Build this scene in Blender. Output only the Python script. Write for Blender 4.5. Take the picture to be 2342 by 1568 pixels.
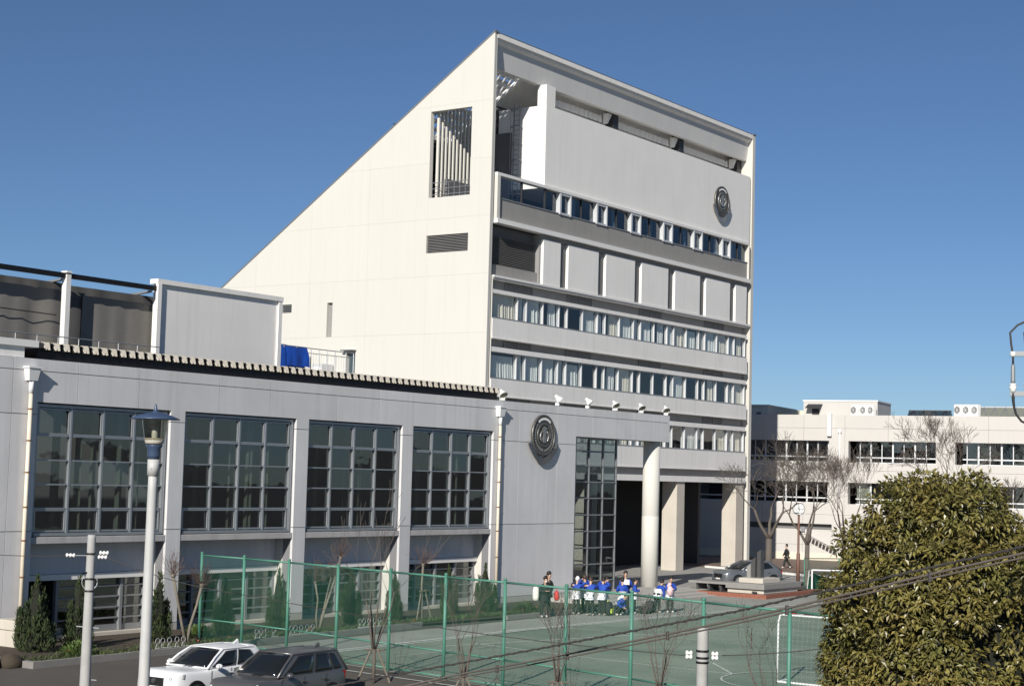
import bpy, bmesh, math, random
from mathutils import Matrix, Vector
R = math.radians
for o in list(bpy.data.objects): bpy.data.objects.remove(o)
scn = bpy.context.scene; COL = scn.collection
# ---------------- camera ----------------
def cam_setup():
    yaw, pitch, roll = R(35.1216), R(4.5536), R(1.5413)
    f = Vector((math.cos(yaw)*math.cos(pitch), math.sin(yaw)*math.cos(pitch), math.sin(pitch)))
    r = f.cross(Vector((0,0,1))).normalized(); u = r.cross(f)
    r2 = math.cos(roll)*r + math.sin(roll)*u; u2 = -math.sin(roll)*r + math.cos(roll)*u
    cd = bpy.data.cameras.new('camera'); c = bpy.data.objects.new('camera', cd); COL.objects.link(c)
    m = Matrix((r2, u2, -f)).transposed().to_4x4(); m.translation = (0,0,6.0); c.matrix_world = m
    cd.sensor_width = 36; cd.sensor_fit = 'HORIZONTAL'; cd.lens = 36*3800/2342
    cd.clip_start = .5; cd.clip_end = 4000
    scn.camera = c
cam_setup()
# ---------------- sky, sun, exposure ----------------
SUN = Vector((3.0, 1.0, -1.62)).normalized()
elev = math.asin(-SUN.z); rot = math.atan2(-SUN.x, -SUN.y)
w = bpy.data.worlds.new('World'); scn.world = w; w.use_nodes = True
nt = w.node_tree; nt.nodes.clear()
sk = nt.nodes.new('ShaderNodeTexSky'); sk.sky_type = 'NISHITA'; sk.sun_disc = False
sk.sun_elevation = elev; sk.sun_rotation = rot; sk.altitude = 0; sk.air_density = .7; sk.dust_density = .15; sk.ozone_density = 5.5
bg = nt.nodes.new('ShaderNodeBackground'); bg.inputs[1].default_value = .065
ou = nt.nodes.new('ShaderNodeOutputWorld'); nt.links.new(sk.outputs[0], bg.inputs[0]); nt.links.new(bg.outputs[0], ou.inputs[0])
sd = bpy.data.lights.new('sun', 'SUN'); sd.energy = 5.0; sd.angle = R(.53); sd.color = (1, .95, .87)
so = bpy.data.objects.new('sun', sd); COL.objects.link(so); so.rotation_euler = SUN.to_track_quat('-Z', 'Y').to_euler(); so.location = (0, 0, 60)
scn.view_settings.view_transform = 'Standard'; scn.view_settings.look = 'None'
scn.view_settings.exposure = 0.15; scn.view_settings.gamma = 1.0
scn.render.resolution_x = 1024; scn.render.resolution_y = 685
try:
    scn.cycles.max_bounces = 8; scn.cycles.transparent_max_bounces = 24
except Exception: pass
# ---------------- materials ----------------
M = {}
def mat(name, col, rough=.7, metal=0, n=.0, ns=3.0, col2=None, bump=0, bs=40, spec=.5, streak=0, n2=0, island=0, orand=0, bd=.02):
    """procedural Principled: large noise blends col->col2, fine noise n2, vertical streaks, island = random value per loose piece"""
    m = bpy.data.materials.new(name); m.use_nodes = True; t = m.node_tree; b = t.nodes['Principled BSDF']; L = t.links
    b.inputs['Roughness'].default_value = rough; b.inputs['Metallic'].default_value = metal
    b.inputs['Specular IOR Level'].default_value = spec
    c4 = (*col, 1)
    if not (n or n2 or streak or bump or island or orand):
        b.inputs['Base Color'].default_value = c4; M[name] = m; return m
    g = t.nodes.new('ShaderNodeNewGeometry')
    cur = None
    def noise(scale, det=4, vec=None, ro=.6):
        x = t.nodes.new('ShaderNodeTexNoise'); x.inputs['Scale'].default_value = scale; x.inputs['Detail'].default_value = det; x.inputs['Roughness'].default_value = ro
        L.new(vec or g.outputs['Position'], x.inputs['Vector']); return x
    def mixc(fac, a, bb, amt=1.0, blend='MIX'):
        x = t.nodes.new('ShaderNodeMix'); x.data_type = 'RGBA'; x.blend_type = blend
        mm = t.nodes.new('ShaderNodeMath'); mm.operation = 'MULTIPLY'; mm.use_clamp = True; L.new(fac, mm.inputs[0]); mm.inputs[1].default_value = amt
        L.new(mm.outputs[0], x.inputs[0])
        for s, v in ((6, a), (7, bb)):
            if isinstance(v, tuple): x.inputs[s].default_value = v
            else: L.new(v, x.inputs[s])
        return x.outputs[2]
    def ramp(src, lo, hi):
        x = t.nodes.new('ShaderNodeMapRange'); x.inputs[1].default_value = lo; x.inputs[2].default_value = hi; L.new(src, x.inputs[0]); return x.outputs[0]
    cur = c4
    c2 = col2 or tuple(v*.72 for v in col)
    if n: cur = mixc(ramp(noise(ns).outputs[0], .36, .66), cur, (*c2, 1), n)
    if streak:
        mp = t.nodes.new('ShaderNodeMapping'); mp.inputs['Scale'].default_value = (2.2, 2.2, .09); L.new(g.outputs['Position'], mp.inputs[0])
        cur = mixc(ramp(noise(1.6, 5, mp.outputs[0]).outputs[0], .5, .78), cur, (*[v*.5 for v in col], 1), streak)
    if n2: cur = mixc(ramp(noise(bs*.8, 3).outputs[0], .35, .7), cur, (*[v*.55 for v in col], 1), n2)
    if island:
        hv = t.nodes.new('ShaderNodeHueSaturation'); r_ = ramp(g.outputs['Random Per Island'], 0, 1)
        mr = t.nodes.new('ShaderNodeMapRange'); mr.inputs[3].default_value = 1-island; mr.inputs[4].default_value = 1+island; L.new(g.outputs['Random Per Island'], mr.inputs[0])
        L.new(mr.outputs[0], hv.inputs['Value'])
        if isinstance(cur, tuple): hv.inputs['Color'].default_value = cur
        else: L.new(cur, hv.inputs['Color'])
        cur = hv.outputs[0]
    if orand:
        oi = t.nodes.new('ShaderNodeObjectInfo'); hv = t.nodes.new('ShaderNodeHueSaturation')
        mr = t.nodes.new('ShaderNodeMapRange'); mr.inputs[3].default_value = 1-orand; mr.inputs[4].default_value = 1+orand; L.new(oi.outputs['Random'], mr.inputs[0]); L.new(mr.outputs[0], hv.inputs['Value'])
        if isinstance(cur, tuple): hv.inputs['Color'].default_value = cur
        else: L.new(cur, hv.inputs['Color'])
        cur = hv.outputs[0]
    if isinstance(cur, tuple): b.inputs['Base Color'].default_value = cur
    else: L.new(cur, b.inputs['Base Color'])
    if bump:
        bp = t.nodes.new('ShaderNodeBump'); bp.inputs['Strength'].default_value = bump; bp.inputs['Distance'].default_value = bd
        L.new(noise(bs, 4).outputs[0], bp.inputs['Height']); L.new(bp.outputs[0], b.inputs['Normal'])
    M[name] = m; return m
def glass(name, tint, refl=.12, rough=.02, gl=(1,1,1)):
    """window glass: tinted see-through plus a mirror layer that grows at grazing angles; panes are slightly wavy"""
    m = bpy.data.materials.new(name); m.use_nodes = True; t = m.node_tree; t.nodes.clear(); L = t.links
    tr = t.nodes.new('ShaderNodeBsdfTransparent'); tr.inputs[0].default_value = (*tint, 1)
    gs = t.nodes.new('ShaderNodeBsdfGlossy'); gs.inputs['Roughness'].default_value = rough; gs.inputs['Color'].default_value = (*gl, 1)
    lw = t.nodes.new('ShaderNodeLayerWeight'); pw = t.nodes.new('ShaderNodeMath'); pw.operation = 'POWER'; pw.inputs[1].default_value = 5; L.new(lw.outputs['Facing'], pw.inputs[0])
    ad = t.nodes.new('ShaderNodeMath'); ad.operation = 'MULTIPLY_ADD'; ad.use_clamp = True; ad.inputs[1].default_value = .9; ad.inputs[2].default_value = refl; L.new(pw.outputs[0], ad.inputs[0])
    no = t.nodes.new('ShaderNodeTexNoise'); no.inputs['Scale'].default_value = .9; g = t.nodes.new('ShaderNodeNewGeometry'); L.new(g.outputs['Position'], no.inputs['Vector'])
    bp = t.nodes.new('ShaderNodeBump'); bp.inputs['Strength'].default_value = .08; bp.inputs['Distance'].default_value = .06; L.new(no.outputs[0], bp.inputs['Height']); L.new(bp.outputs[0], gs.inputs['Normal'])
    mx = t.nodes.new('ShaderNodeMixShader'); o = t.nodes.new('ShaderNodeOutputMaterial')
    L.new(ad.outputs[0], mx.inputs[0]); L.new(tr.outputs[0], mx.inputs[1]); L.new(gs.outputs[0], mx.inputs[2]); L.new(mx.outputs[0], o.inputs[0])
    M[name] = m; return m
mat('white', (.605,.588,.538), .75, n=.25, ns=.22, col2=(.555,.54,.492), streak=.1, orand=.012, bump=.05, bs=18)  # sun-facing base white set darker; front-to-side light balance put in the colour
mat('facade_white', (.83,.81,.775), .7, n=.2, ns=.4, streak=.25, bump=.05, bs=20)  # front white set lighter, making up for weak sun there
mat('panel_white', (.845,.825,.785), .55, n=.15, ns=.5, streak=.15)
mat('trim_white', (.78,.765,.735), .5, n=.12, ns=1.2)
mat('wing_grey', (.645,.638,.64), .8, n=.35, ns=.4, streak=.28, orand=.05, bump=.08, bs=14, n2=.06)
mat('wing_core', (.2,.2,.21), .9, n=.2)
mat('joint_dark', (.09,.09,.095), .9, n=.2)
mat('parapet_grey', (.30,.29,.275), .8, n=.25, ns=1, streak=.2)
mat('strip_grey', (.27,.265,.26), .8, n=.3, ns=1.5, streak=.1)
mat('strip_dark', (.15,.148,.147), .7, n=.3, ns=1.5)
mat('fascia_grey', (.64,.63,.61), .7, n=.2, ns=.5, streak=.15)
mat('concrete', (.44,.42,.385), .9, n=.4, ns=.8, streak=.25, n2=.12, bump=.15, bs=22)
mat('concrete_warm', (.55,.51,.44), .9, n=.35, ns=.7, streak=.2, n2=.1, bump=.15, bs=22)
mat('ledge_concrete', (.45,.435,.43), .9, n=.5, ns=1.4, streak=.5, n2=.1, bump=.1, bs=20)
mat('interior', (.018,.019,.021), .95, n=.3)  # near-black; shade of rooms, recesses and undercroft put into the colour
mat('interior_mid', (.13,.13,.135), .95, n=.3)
mat('frame_alu', (.33,.35,.37), .42, .5, n=.15, ns=2)
mat('frame_light', (.62,.63,.64), .45, .2, n=.15, ns=2)
mat('frame_grey', (.25,.26,.27), .5, .3, n=.2, ns=2)
mat('black_metal', (.012,.012,.014), .5, .3, n=.3)
mat('dark_metal', (.045,.045,.05), .5, .4, n=.3)
mat('cream_closure', (.70,.645,.54), .7, n=.55, ns=3.0, col2=(.62,.54,.42), n2=.1)
mat('roof_metal', (.26,.265,.27), .5, .5, n=.3, ns=2)
mat('steel', (.45,.46,.47), .45, .6, n=.25, ns=4)
mat('curtain_white', (.70,.72,.70), .9, n=.2, ns=2)
mat('curtain_cream', (.72,.68,.58), .9, n=.2, ns=2)
mat('curtain_green', (.17,.18,.15), .9, n=.4, ns=1.5)
mat('net_brown', (.21,.198,.18), .95, n=.35, ns=1.2, n2=.2, bs=60)
mat('net_dark', (.10,.097,.094), .95, n=.35, ns=1.2)
mat('tarp_blue', (.012,.075,.42), .5, n=.4, ns=2.5, col2=(.008,.03,.17), bump=.25, bs=6)
mat('pipe_cream', (.74,.66,.53), .5, n=.25, ns=2.2, col2=(.6,.45,.3), streak=.25)
mat('pipe_white', (.76,.76,.75), .5, n=.2, ns=3)
mat('rust', (.2,.1,.05), .9, n=.4, ns=9)
mat('bronze', (.17,.162,.15), .42, .55, n=.5, ns=7, col2=(.07,.066,.06), bump=.2, bs=18)
mat('bronze_light', (.36,.355,.34), .35, .6, n=.4, ns=12, col2=(.16,.155,.15), bump=.2, bs=24)
mat('brass', (.62,.5,.3), .25, .9, n=.4, ns=12)
mat('asphalt', (.092,.083,.071), .92, n=.6, ns=.5, col2=(.066,.06,.052), n2=.25, bump=.25, bs=45)
mat('path_asphalt', (.33,.335,.30), .92, n=.7, ns=.45, col2=(.24,.25,.215), n2=.2, bump=.2, bs=45)
mat('court', (.165,.2,.155), .9, n=.95, ns=.24, col2=(.30,.33,.265), n2=.3, bump=.15, bs=35, streak=.0)
mat('line_white', (.66,.67,.63), .8, n=.6, ns=5, col2=(.3,.32,.28))
mat('soil', (.075,.058,.04), .95, n=.6, ns=4, n2=.4, bump=.6, bs=30, bd=.05)
mat('kerb', (.25,.24,.22), .9, n=.5, ns=2.2, n2=.25, bump=.2, bs=30)
mat('paving', (.34,.33,.31), .85, n=.35, ns=.9, n2=.1)
mat('paving_brown', (.20,.14,.11), .9, n=.4, ns=1.5, n2=.25)
mat('brick_red', (.30,.115,.075), .88, n=.45, ns=5, col2=(.2,.08,.055), n2=.2, bump=.2, bs=30)
mat('stone_grey', (.27,.265,.25), .8, n=.45, ns=4, n2=.25, bs=60)
mat('stone_dark', (.07,.07,.072), .35, n=.4, ns=6)
mat('fence_green', (.075,.225,.165), .5, n=.25, ns=3, streak=.1)
mat('wire_green', (.045,.165,.115), .6)
mat('net_green', (.012,.12,.075), .9, n=.4, ns=3)
mat('bark', (.135,.115,.095), .95, n=.5, ns=7, n2=.4, bump=.6, bs=30, bd=.03)
mat('bark_red', (.13,.085,.07), .95, n=.5, ns=7, n2=.3)
mat('bark_pale', (.2,.175,.14), .95, n=.5, ns=6, n2=.3, bump=.4, bs=30)
mat('twig', (.125,.105,.09), .95, n=.3, ns=5)
mat('leaf', (.115,.112,.032), .36, n=.7, ns=2.2, col2=(.19,.145,.04), island=.6, spec=.45)
mat('leaf_shade', (.01,.012,.006), .9, n=.4, ns=3)  # near-black core mass; shade deep in the crowns put into the colour
mat('conifer', (.03,.052,.016), .8, n=.6, ns=5, col2=(.055,.07,.022), island=.5)
mat('shrub', (.07,.12,.025), .7, n=.5, ns=5, col2=(.11,.15,.035), island=.5)
mat('groundcover', (.05,.072,.022), .8, n=.5, ns=5, island=.5)
mat('flower_red', (.55,.11,.05), .7, island=.3)
mat('pole_concrete', (.42,.415,.40), .85, n=.4, ns=4, streak=.25, n2=.18)
mat('pole_white', (.50,.50,.485), .55, n=.25, ns=4, streak=.2)
mat('lamp_blue', (.05,.078,.14), .35, n=.2, ns=5, spec=.6)
mat('porcelain', (.78,.77,.74), .3, n=.1)
mat('cable', (.05,.045,.042), .7, n=.3, ns=6)
mat('cable_brown', (.125,.105,.09), .8, n=.4, ns=8)
mat('rubber', (.02,.02,.021), .8)
mat('car_white', (.80,.81,.82), .22, spec=.6, n=.03)
mat('car_grey', (.16,.16,.162), .3, .55, spec=.6, n=.04, ns=.4)
mat('car_silver', (.20,.215,.23), .3, .5, spec=.6, n=.04, ns=.4)
mat('car_black', (.015,.015,.016), .4)
mat('chrome', (.75,.75,.76), .12, 1.0)
mat('tail_red', (.35,.012,.01), .25)
mat('skin', (.52,.33,.24), .6)
mat('hair', (.012,.01,.009), .6)
mat('hair_brown', (.05,.03,.02), .6)
mat('jacket_blue', (.012,.06,.38), .75, n=.35, ns=7, col2=(.008,.035,.22))
mat('jacket_white', (.74,.75,.78), .8, n=.25, ns=7)
mat('jacket_black', (.014,.015,.016), .8, n=.4, ns=7, col2=(.03,.03,.032))
mat('trouser_black', (.014,.017,.016), .85, n=.4, ns=9, col2=(.03,.034,.032))
mat('neon', (.55,.68,.08), .7)
mat('pink', (.72,.50,.52), .8, n=.2, ns=6)
mat('red_bag', (.55,.03,.03), .6, n=.2, ns=6)
mat('white_bag', (.76,.75,.68), .7, n=.2, ns=8)
mat('shoe', (.62,.6,.57), .7)
mat('beige_wall', (.72,.66,.53), .8, n=.25, ns=.6, streak=.2)
mat('block_white', (.54,.522,.492), .8, n=.12, ns=.5, streak=.08, bump=.04, bs=14)
mat('goal_red', (.6,.03,.03), .45); mat('goal_white', (.78,.78,.77), .45, n=.15, ns=5)
mat('brown_post', (.16,.085,.06), .6, n=.2, ns=5)
mat('skylight_blue', (.045,.075,.10), .35, .3)
glass('glass_dark', (.76,.80,.79), .085)
glass('glass_clear', (.95,.96,.96), .03)
glass('glass_navy', (.6,.66,.72), .05)
glass('glass_car', (.30,.33,.32), .08)
glass('glass_stair', (.62,.66,.66), .05)
glass('glass_lamp', (.62,.62,.55), .1, .15)
# ---------------- mesh helpers ----------------
class MB:
    def __init__(s): s.v = []; s.f = []; s.m = []; s.cm = 0
    def add(s, vs, fs):
        b = len(s.v); s.v += [tuple(p) for p in vs]
        for f in fs: s.f.append(tuple(b+i for i in f)); s.m.append(s.cm)
        return s
    def box(s, x0, x1, y0, y1, z0, z1):
        return s.add([(x0,y0,z0),(x1,y0,z0),(x1,y1,z0),(x0,y1,z0),(x0,y0,z1),(x1,y0,z1),(x1,y1,z1),(x0,y1,z1)],
                     [(3,2,1,0),(4,5,6,7),(0,1,5,4),(1,2,6,5),(2,3,7,6),(3,0,4,7)])
    def prism(s, poly, axis, a, b):
        """extrude a 2D polygon; axis 'x': poly=(y,z), 'y': poly=(x,z), 'z': poly=(x,y)"""
        P = {'x': lambda p, t: (t, p[0], p[1]), 'y': lambda p, t: (p[0], t, p[1]), 'z': lambda p, t: (p[0], p[1], t)}[axis]
        n = len(poly); vs = [P(p, a) for p in poly] + [P(p, b) for p in poly]
        return s.add(vs, [tuple(range(n))[::-1], tuple(range(n, 2*n))] + [(i, (i+1) % n, n+(i+1) % n, n+i) for i in range(n)])
    def tube(s, pts, rad, n=6, cap=True):
        pts = [Vector(p) for p in pts]; rs = rad if isinstance(rad, (list, tuple)) else [rad]*len(pts)
        b = len(s.v); k = len(pts); ref = None
        for i, p in enumerate(pts):
            d = (pts[min(i+1, k-1)] - pts[max(i-1, 0)])
            if d.length < 1e-9: d = Vector((0,0,1))
            d.normalize()
            if ref is None: ref = Vector((1,0,0)) if abs(d.x) < .9 else Vector((0,1,0))
            u = (ref - d*ref.dot(d)).normalized(); v = d.cross(u); ref = u
            for j in range(n):
                a = 2*math.pi*j/n; q = p + (u*math.cos(a) + v*math.sin(a))*rs[i]; s.v.append((q.x, q.y, q.z))
        for i in range(k-1):
            for j in range(n):
                s.f.append((b+i*n+j, b+i*n+(j+1) % n, b+(i+1)*n+(j+1) % n, b+(i+1)*n+j)); s.m.append(s.cm)
        if cap:
            s.f.append(tuple(b+j for j in range(n))[::-1]); s.m.append(s.cm)
            s.f.append(tuple(b+(k-1)*n+j for j in range(n))); s.m.append(s.cm)
        return s
    def lathe(s, prof, n=16, c=(0,0,0)):
        return s.tube([(c[0], c[1], c[2]+z) for r, z in prof], [r for r, z in prof], n)
    def lathe2(s, prof, n=16, c=(0,0,0)):
        b = len(s.v)
        for r, z in prof:
            for j in range(n):
                a = 2*math.pi*j/n; s.v.append((c[0]+r*math.cos(a), c[1]+r*math.sin(a), c[2]+z))
        for i in range(len(prof)-1):
            for j in range(n): s.f.append((b+i*n+j, b+i*n+(j+1) % n, b+(i+1)*n+(j+1) % n, b+(i+1)*n+j)); s.m.append(s.cm)
        return s
    def sphere(s, c, r, n=8, k=6, sz=None):
        rx, ry, rz = r if isinstance(r, tuple) else (r, r, r)
        b = len(s.v)
        for i in range(k+1):
            th = math.pi*i/k
            for j in range(n):
                a = 2*math.pi*j/n; s.v.append((c[0]+rx*math.sin(th)*math.cos(a), c[1]+ry*math.sin(th)*math.sin(a), c[2]-rz*math.cos(th)))
        for i in range(k):
            for j in range(n): s.f.append((b+i*n+j, b+i*n+(j+1) % n, b+(i+1)*n+(j+1) % n, b+(i+1)*n+j)); s.m.append(s.cm)
        return s
    def mesh(s, name, mats, smooth=False):
        me = bpy.data.meshes.new(name); me.from_pydata(s.v, [], s.f)
        for m in (mats if isinstance(mats, (list, tuple)) else [mats]): me.materials.append(M[m] if isinstance(m, str) else m)
        if isinstance(mats, (list, tuple)) and len(mats) > 1: me.polygons.foreach_set('material_index', s.m)
        if smooth: me.polygons.foreach_set('use_smooth', [True]*len(me.polygons))
        me.update(); return me
    def build(s, name, mats, parent=None, smooth=False, bevel=0):
        o = obj(name, s.mesh(name, mats, smooth), parent)
        if bevel:
            md = o.modifiers.new('bevel', 'BEVEL'); md.width = bevel; md.segments = 2; md.limit_method = 'ANGLE'
        return o
def obj(name, me, parent=None):
    o = bpy.data.objects.new(name, me); COL.objects.link(o)
    if parent is not None:
        o.parent = parent
        if parent.type == 'EMPTY': o.matrix_parent_inverse = Matrix.Translation(-Vector(parent.location))
    return o
def tag(o, label=None, cat=None, group=None, kind=None):
    if label: o['label'] = label
    if cat: o['category'] = cat
    if group: o['group'] = group
    if kind: o['kind'] = kind
    return o
def thing(name, label, cat, loc=(0,0,0), group=None):
    o = bpy.data.objects.new(name, None); COL.objects.link(o); o.location = loc; o.empty_display_size = .3
    return tag(o, label, cat, group)
def struct(o): o['kind'] = 'structure'; return o
def copy_tree(o, parent=None):
    c = o.copy(); COL.objects.link(c)
    if parent is not None: c.parent = parent
    for ch in list(o.children): copy_tree(ch, c)
    return c
def place(o, loc, rz=0, sc=None):
    o.location = loc; o.rotation_euler = (0, 0, rz)
    if sc: o.scale = (sc, sc, sc)
    return o
def lerp(a, b, t): return a + (b-a)*t
def rect_sub(rs, h):
    out = []
    for (a, b, c, d) in rs:
        x0, x1, z0, z1 = max(a, h[0]), min(b, h[1]), max(c, h[2]), min(d, h[3])
        if x0 >= x1 or z0 >= z1: out.append((a, b, c, d)); continue
        if a < x0: out.append((a, x0, c, d))
        if x1 < b: out.append((x1, b, c, d))
        if c < z0: out.append((x0, x1, c, z0))
        if z1 < d: out.append((x0, x1, z1, d))
    return out
def clip(poly, f):
    """keep the side of a 2D polygon where f(p) >= 0"""
    out = []
    for i in range(len(poly)):
        a, b = poly[i], poly[(i+1) % len(poly)]; fa, fb = f(a), f(b)
        if fa >= 0: out.append(a)
        if (fa >= 0) != (fb >= 0):
            t = fa/(fa-fb); out.append((a[0]+(b[0]-a[0])*t, a[1]+(b[1]-a[1])*t))
    return out
def panel_wall(us, zs, holes, axis, t0, t1, name, material, parent, gap=.012, top=None):
    """one object per jointed panel, with openings cut out and an optional sloped top"""
    for i in range(len(us)-1):
        for j in range(len(zs)-1):
            rs = [(us[i]+gap, us[i+1]-gap, zs[j]+gap, zs[j+1]-gap)]
            for h in holes: rs = rect_sub(rs, h)
            # pieces of one panel that touch stay together, separate remnants become panels of their own
            groups = []
            for r in rs:
                if r[1]-r[0] < .02 or r[3]-r[2] < .02: continue
                hit = [g for g in groups if any(r[0] <= q[1]+1e-6 and q[0] <= r[1]+1e-6 and r[2] <= q[3]+1e-6 and q[2] <= r[3]+1e-6 for q in g)]
                for g in hit: groups.remove(g)
                groups.append(sum(hit, [])+[r])
            for g in groups:
                m = MB()
                for (a, b, c, d) in g:
                    p = [(a, c), (b, c), (b, d), (a, d)]
                    if top: p = clip(p, top)
                    if len(p) > 2: m.prism(p, axis, t0, t1)
                if m.f: m.build(name, material, parent)
def curtain_mesh(x0, x1, y, z0, z1, amp=.04, per=.22, seed=0, lean=0, axis='x'):
    rnd = random.Random(seed); m = MB(); n = max(4, int((x1-x0)/per*4)); ph = rnd.random()*6
    vs = []
    for k in range(n+1):
        x = lerp(x0, x1, k/n); u_ = k/n*(x1-x0)/per*6.28; a = (math.sin(u_+ph+1.3*math.sin(u_*.31+ph*2))+.5*math.sin(u_*.47+ph))*amp*(.6+.8*rnd.random())
        for zz, q in ((z0, 1.25), ((z0+z1)/2, 1.0), (z1, .6)):
            xx = x + lean*(z1-zz)/(z1-z0)*(.3+.7*k/n)
            vs.append((xx, y+a*q, zz+(.05*rnd.random() if zz == z0 else 0)))
    fs = []
    for k in range(n):
        for r in range(2): fs.append((k*3+r, (k+1)*3+r, (k+1)*3+r+1, k*3+r+1))
    m.add(vs, fs); return m
# ================= ground =================
def sst(t): t = max(0, min(1, t)); return t*t*(3-2*t)
def gh(x, y): return -.5*sst((38.9-y)/4.5)*sst((38.6-x)/3.2)
def sheet(name, xs, ys, z, material, hf=None):
    m = MB(); nx, ny = len(xs), len(ys)
    vs = [(x, y, (hf(x, y) if hf else 0)+z) for x in xs for y in ys]
    m.add(vs, [(i*ny+j, (i+1)*ny+j, (i+1)*ny+j+1, i*ny+j+1) for i in range(nx-1) for j in range(ny-1)])
    return struct(m.build(name, material))
def polysheet(name, poly, z, material, parent=None):
    m = MB(); m.add([(x, y, z) for x, y in poly], [tuple(range(len(poly)))])
    o = m.build(name, material, parent)
    if parent is None: struct(o)
    return o
sheet('ground', [-2500,-400,-60,-20,0,10,20,26]+[28+i*.7 for i in range(18)]+[42,50,70,100,140,300,2500],
      [-2500,-400,-60,-20,0,10,20,26]+[28+i*.8 for i in range(16)]+[42,50,70,100,140,300,2500], 0, 'asphalt', gh)
court = polysheet('sports_court', [(40.4,36.95),(39.4,31),(38.3,24.5),(37.0,18),(35.5,10),(34,0),(34,-14),(84,-14),(84,35.0),(62,36.6)], .012, 'court')
polysheet('path', [(40.6,37.1),(62,36.8),(84,35.2),(95,34.5),(95,40),(84,40.0),(78,42.4),(66,42.6),(66,39.9),(40.6,39.6)], .008, 'path_asphalt')
plaza = polysheet('plaza', [(64.2,46.0),(79.9,46.0),(79.9,44.1),(98,44.0),(101,49),(103.3,55.6),(103.3,70),(64.2,70)], .010, 'paving')
polysheet('brown_pavement', [(97.6,38),(122,30),(123,64),(103.6,64),(103.6,55.6),(101.3,49)], .014, 'paving_brown')
def line(pts, wd, z=.02, name='court_line', parent=None):
    m = MB()
    for (a, b) in zip(pts[:-1], pts[1:]):
        a, b = Vector((*a, 0)), Vector((*b, 0)); d = (b-a).normalized(); nn = Vector((-d.y, d.x, 0))*wd/2
        m.add([a+nn, a-nn, b-nn, b+nn], [(0,1,2,3)])
    for i in range(len(m.v)): m.v[i] = (m.v[i][0], m.v[i][1], z)
    return m.build(name, 'line_white', parent)
line([(42.4,36.95),(54,37.25),(62,36.85),(74,35.95),(84,35.2)], .2, parent=court)
line([(42.4,36.65),(54,36.95),(62,36.55),(74,35.65),(84,34.9)], .16, parent=court)
line([(46.5,35.5),(54.8,33.3),(62,31.2)], .11, parent=court)
line([(48.3,35.2),(47.55,30.3),(47.2,27.3),(47.05,24.35)], .1, parent=court)
line([(49.4,26.3),(47.05,24.35)], .09, z=.024, parent=court)
line([(42.9,34.4),(48.2,34.2)], .05, z=.028, parent=court)
line([(46.9+2.75*math.cos(a*math.pi/24), 21.55+2.75*math.sin(a*math.pi/24)) for a in range(49)], .07, z=.032, parent=court)
line([(38.9,33.8),(38.2,28.0),(37.4,23),(36.4,17)], .10, z=.02, parent=court)
line([(56.0,36.3),(55.5,24)], .05, z=.036, parent=court)
# kerbs
def kerb(name, pts, wd, z0, z1, material='kerb', parent=None, seg=1.0):
    k = MB().build(name, material, parent) if parent is None else parent
    if parent is None: struct(k)
    rnd = random.Random(7)
    for (a, b) in zip(pts[:-1], pts[1:]):
        a, b = Vector((*a, 0)), Vector((*b, 0)); L = (b-a).length; n = max(1, round(L/seg)); d = (b-a).normalized(); nn = Vector((-d.y, d.x, 0))*wd
        for i in range(n):
            p, q = a+d*(L*i/n+.006), a+d*(L*(i+1)/n-.006); h = z1+rnd.uniform(-.008,.008); m = MB()
            m.add([(p.x,p.y,z0),(q.x,q.y,z0),(q.x+nn.x,q.y+nn.y,z0),(p.x+nn.x,p.y+nn.y,z0),(p.x,p.y,h),(q.x,q.y,h),(q.x+nn.x,q.y+nn.y,h),(p.x+nn.x,p.y+nn.y,h)],
                  [(3,2,1,0),(4,5,6,7),(0,1,5,4),(1,2,6,5),(2,3,7,6),(3,0,4,7)]); m.build('kerb_stone', material, k)
    return k
bed = polysheet('planting_bed', [(32.5,39.72),(40,40.0),(52,40.5),(52,40.6),(57,40.3),(66.2,40.4),(66.2,44.9),(32.5,44.9)], .10, 'soil')
kerb('bed_kerb', [(32.3,39.5),(40,39.75),(51.9,40.42)], .16, -.25, .2)
kerb('bed_kerb', [(57.3,40.15),(66.2,40.2)], .16, -.1, .18)
kerb('bed_kerb', [(32.3,44.5),(32.3,39.5)], .2, -.25, .2)
kerb('plaza_kerb', [(97.4,38),(101.1,49),(103.3,55.5)], .3, 0, .14, 'trim_white', seg=2)
# low dark stones at the end of the bed
rnd = random.Random(3)
for i in range(5):
    x, y = 29.9+i*.55, 39.9+rnd.random()*1.2
    x_, y_ = 29.6+rnd.random()*2.6, 39.9+rnd.random()*1.8
    m = MB(); m.sphere((0,0,0), (.32+.2*rnd.random(), .26+.15*rnd.random(), .2+.1*rnd.random()), 8, 5)
    m.v = [(a*(1+.18*math.sin(7*b+i)), b*(1+.15*math.sin(9*a+i)), c) for a, b, c in m.v]
    o = m.build('boulder', 'soil', None, True); o.location = (x, y, .12)
    tag(o, '%s dark weathered boulder of the heap at the left end of the planting bed' % ['leftmost','second','middle','fourth','rightmost'][i], 'boulder', 'boulders at the end of the planting bed')
mh = thing('manhole_cover', 'round manhole cover with pale ring in the asphalt beside the slim pole', 'manhole', (28.9,36.6,gh(28.9,36.6)))
MB().lathe([(.55,.0),(.55,.012),(.5,.02)], 28, (28.9,36.6,gh(28.9,36.6))).build('ring', 'line_white', mh)
MB().lathe([(.42,.0),(.42,.024),(.40,.028)], 24, (28.9,36.6,gh(28.9,36.6))).build('lid', 'asphalt', mh)
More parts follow.
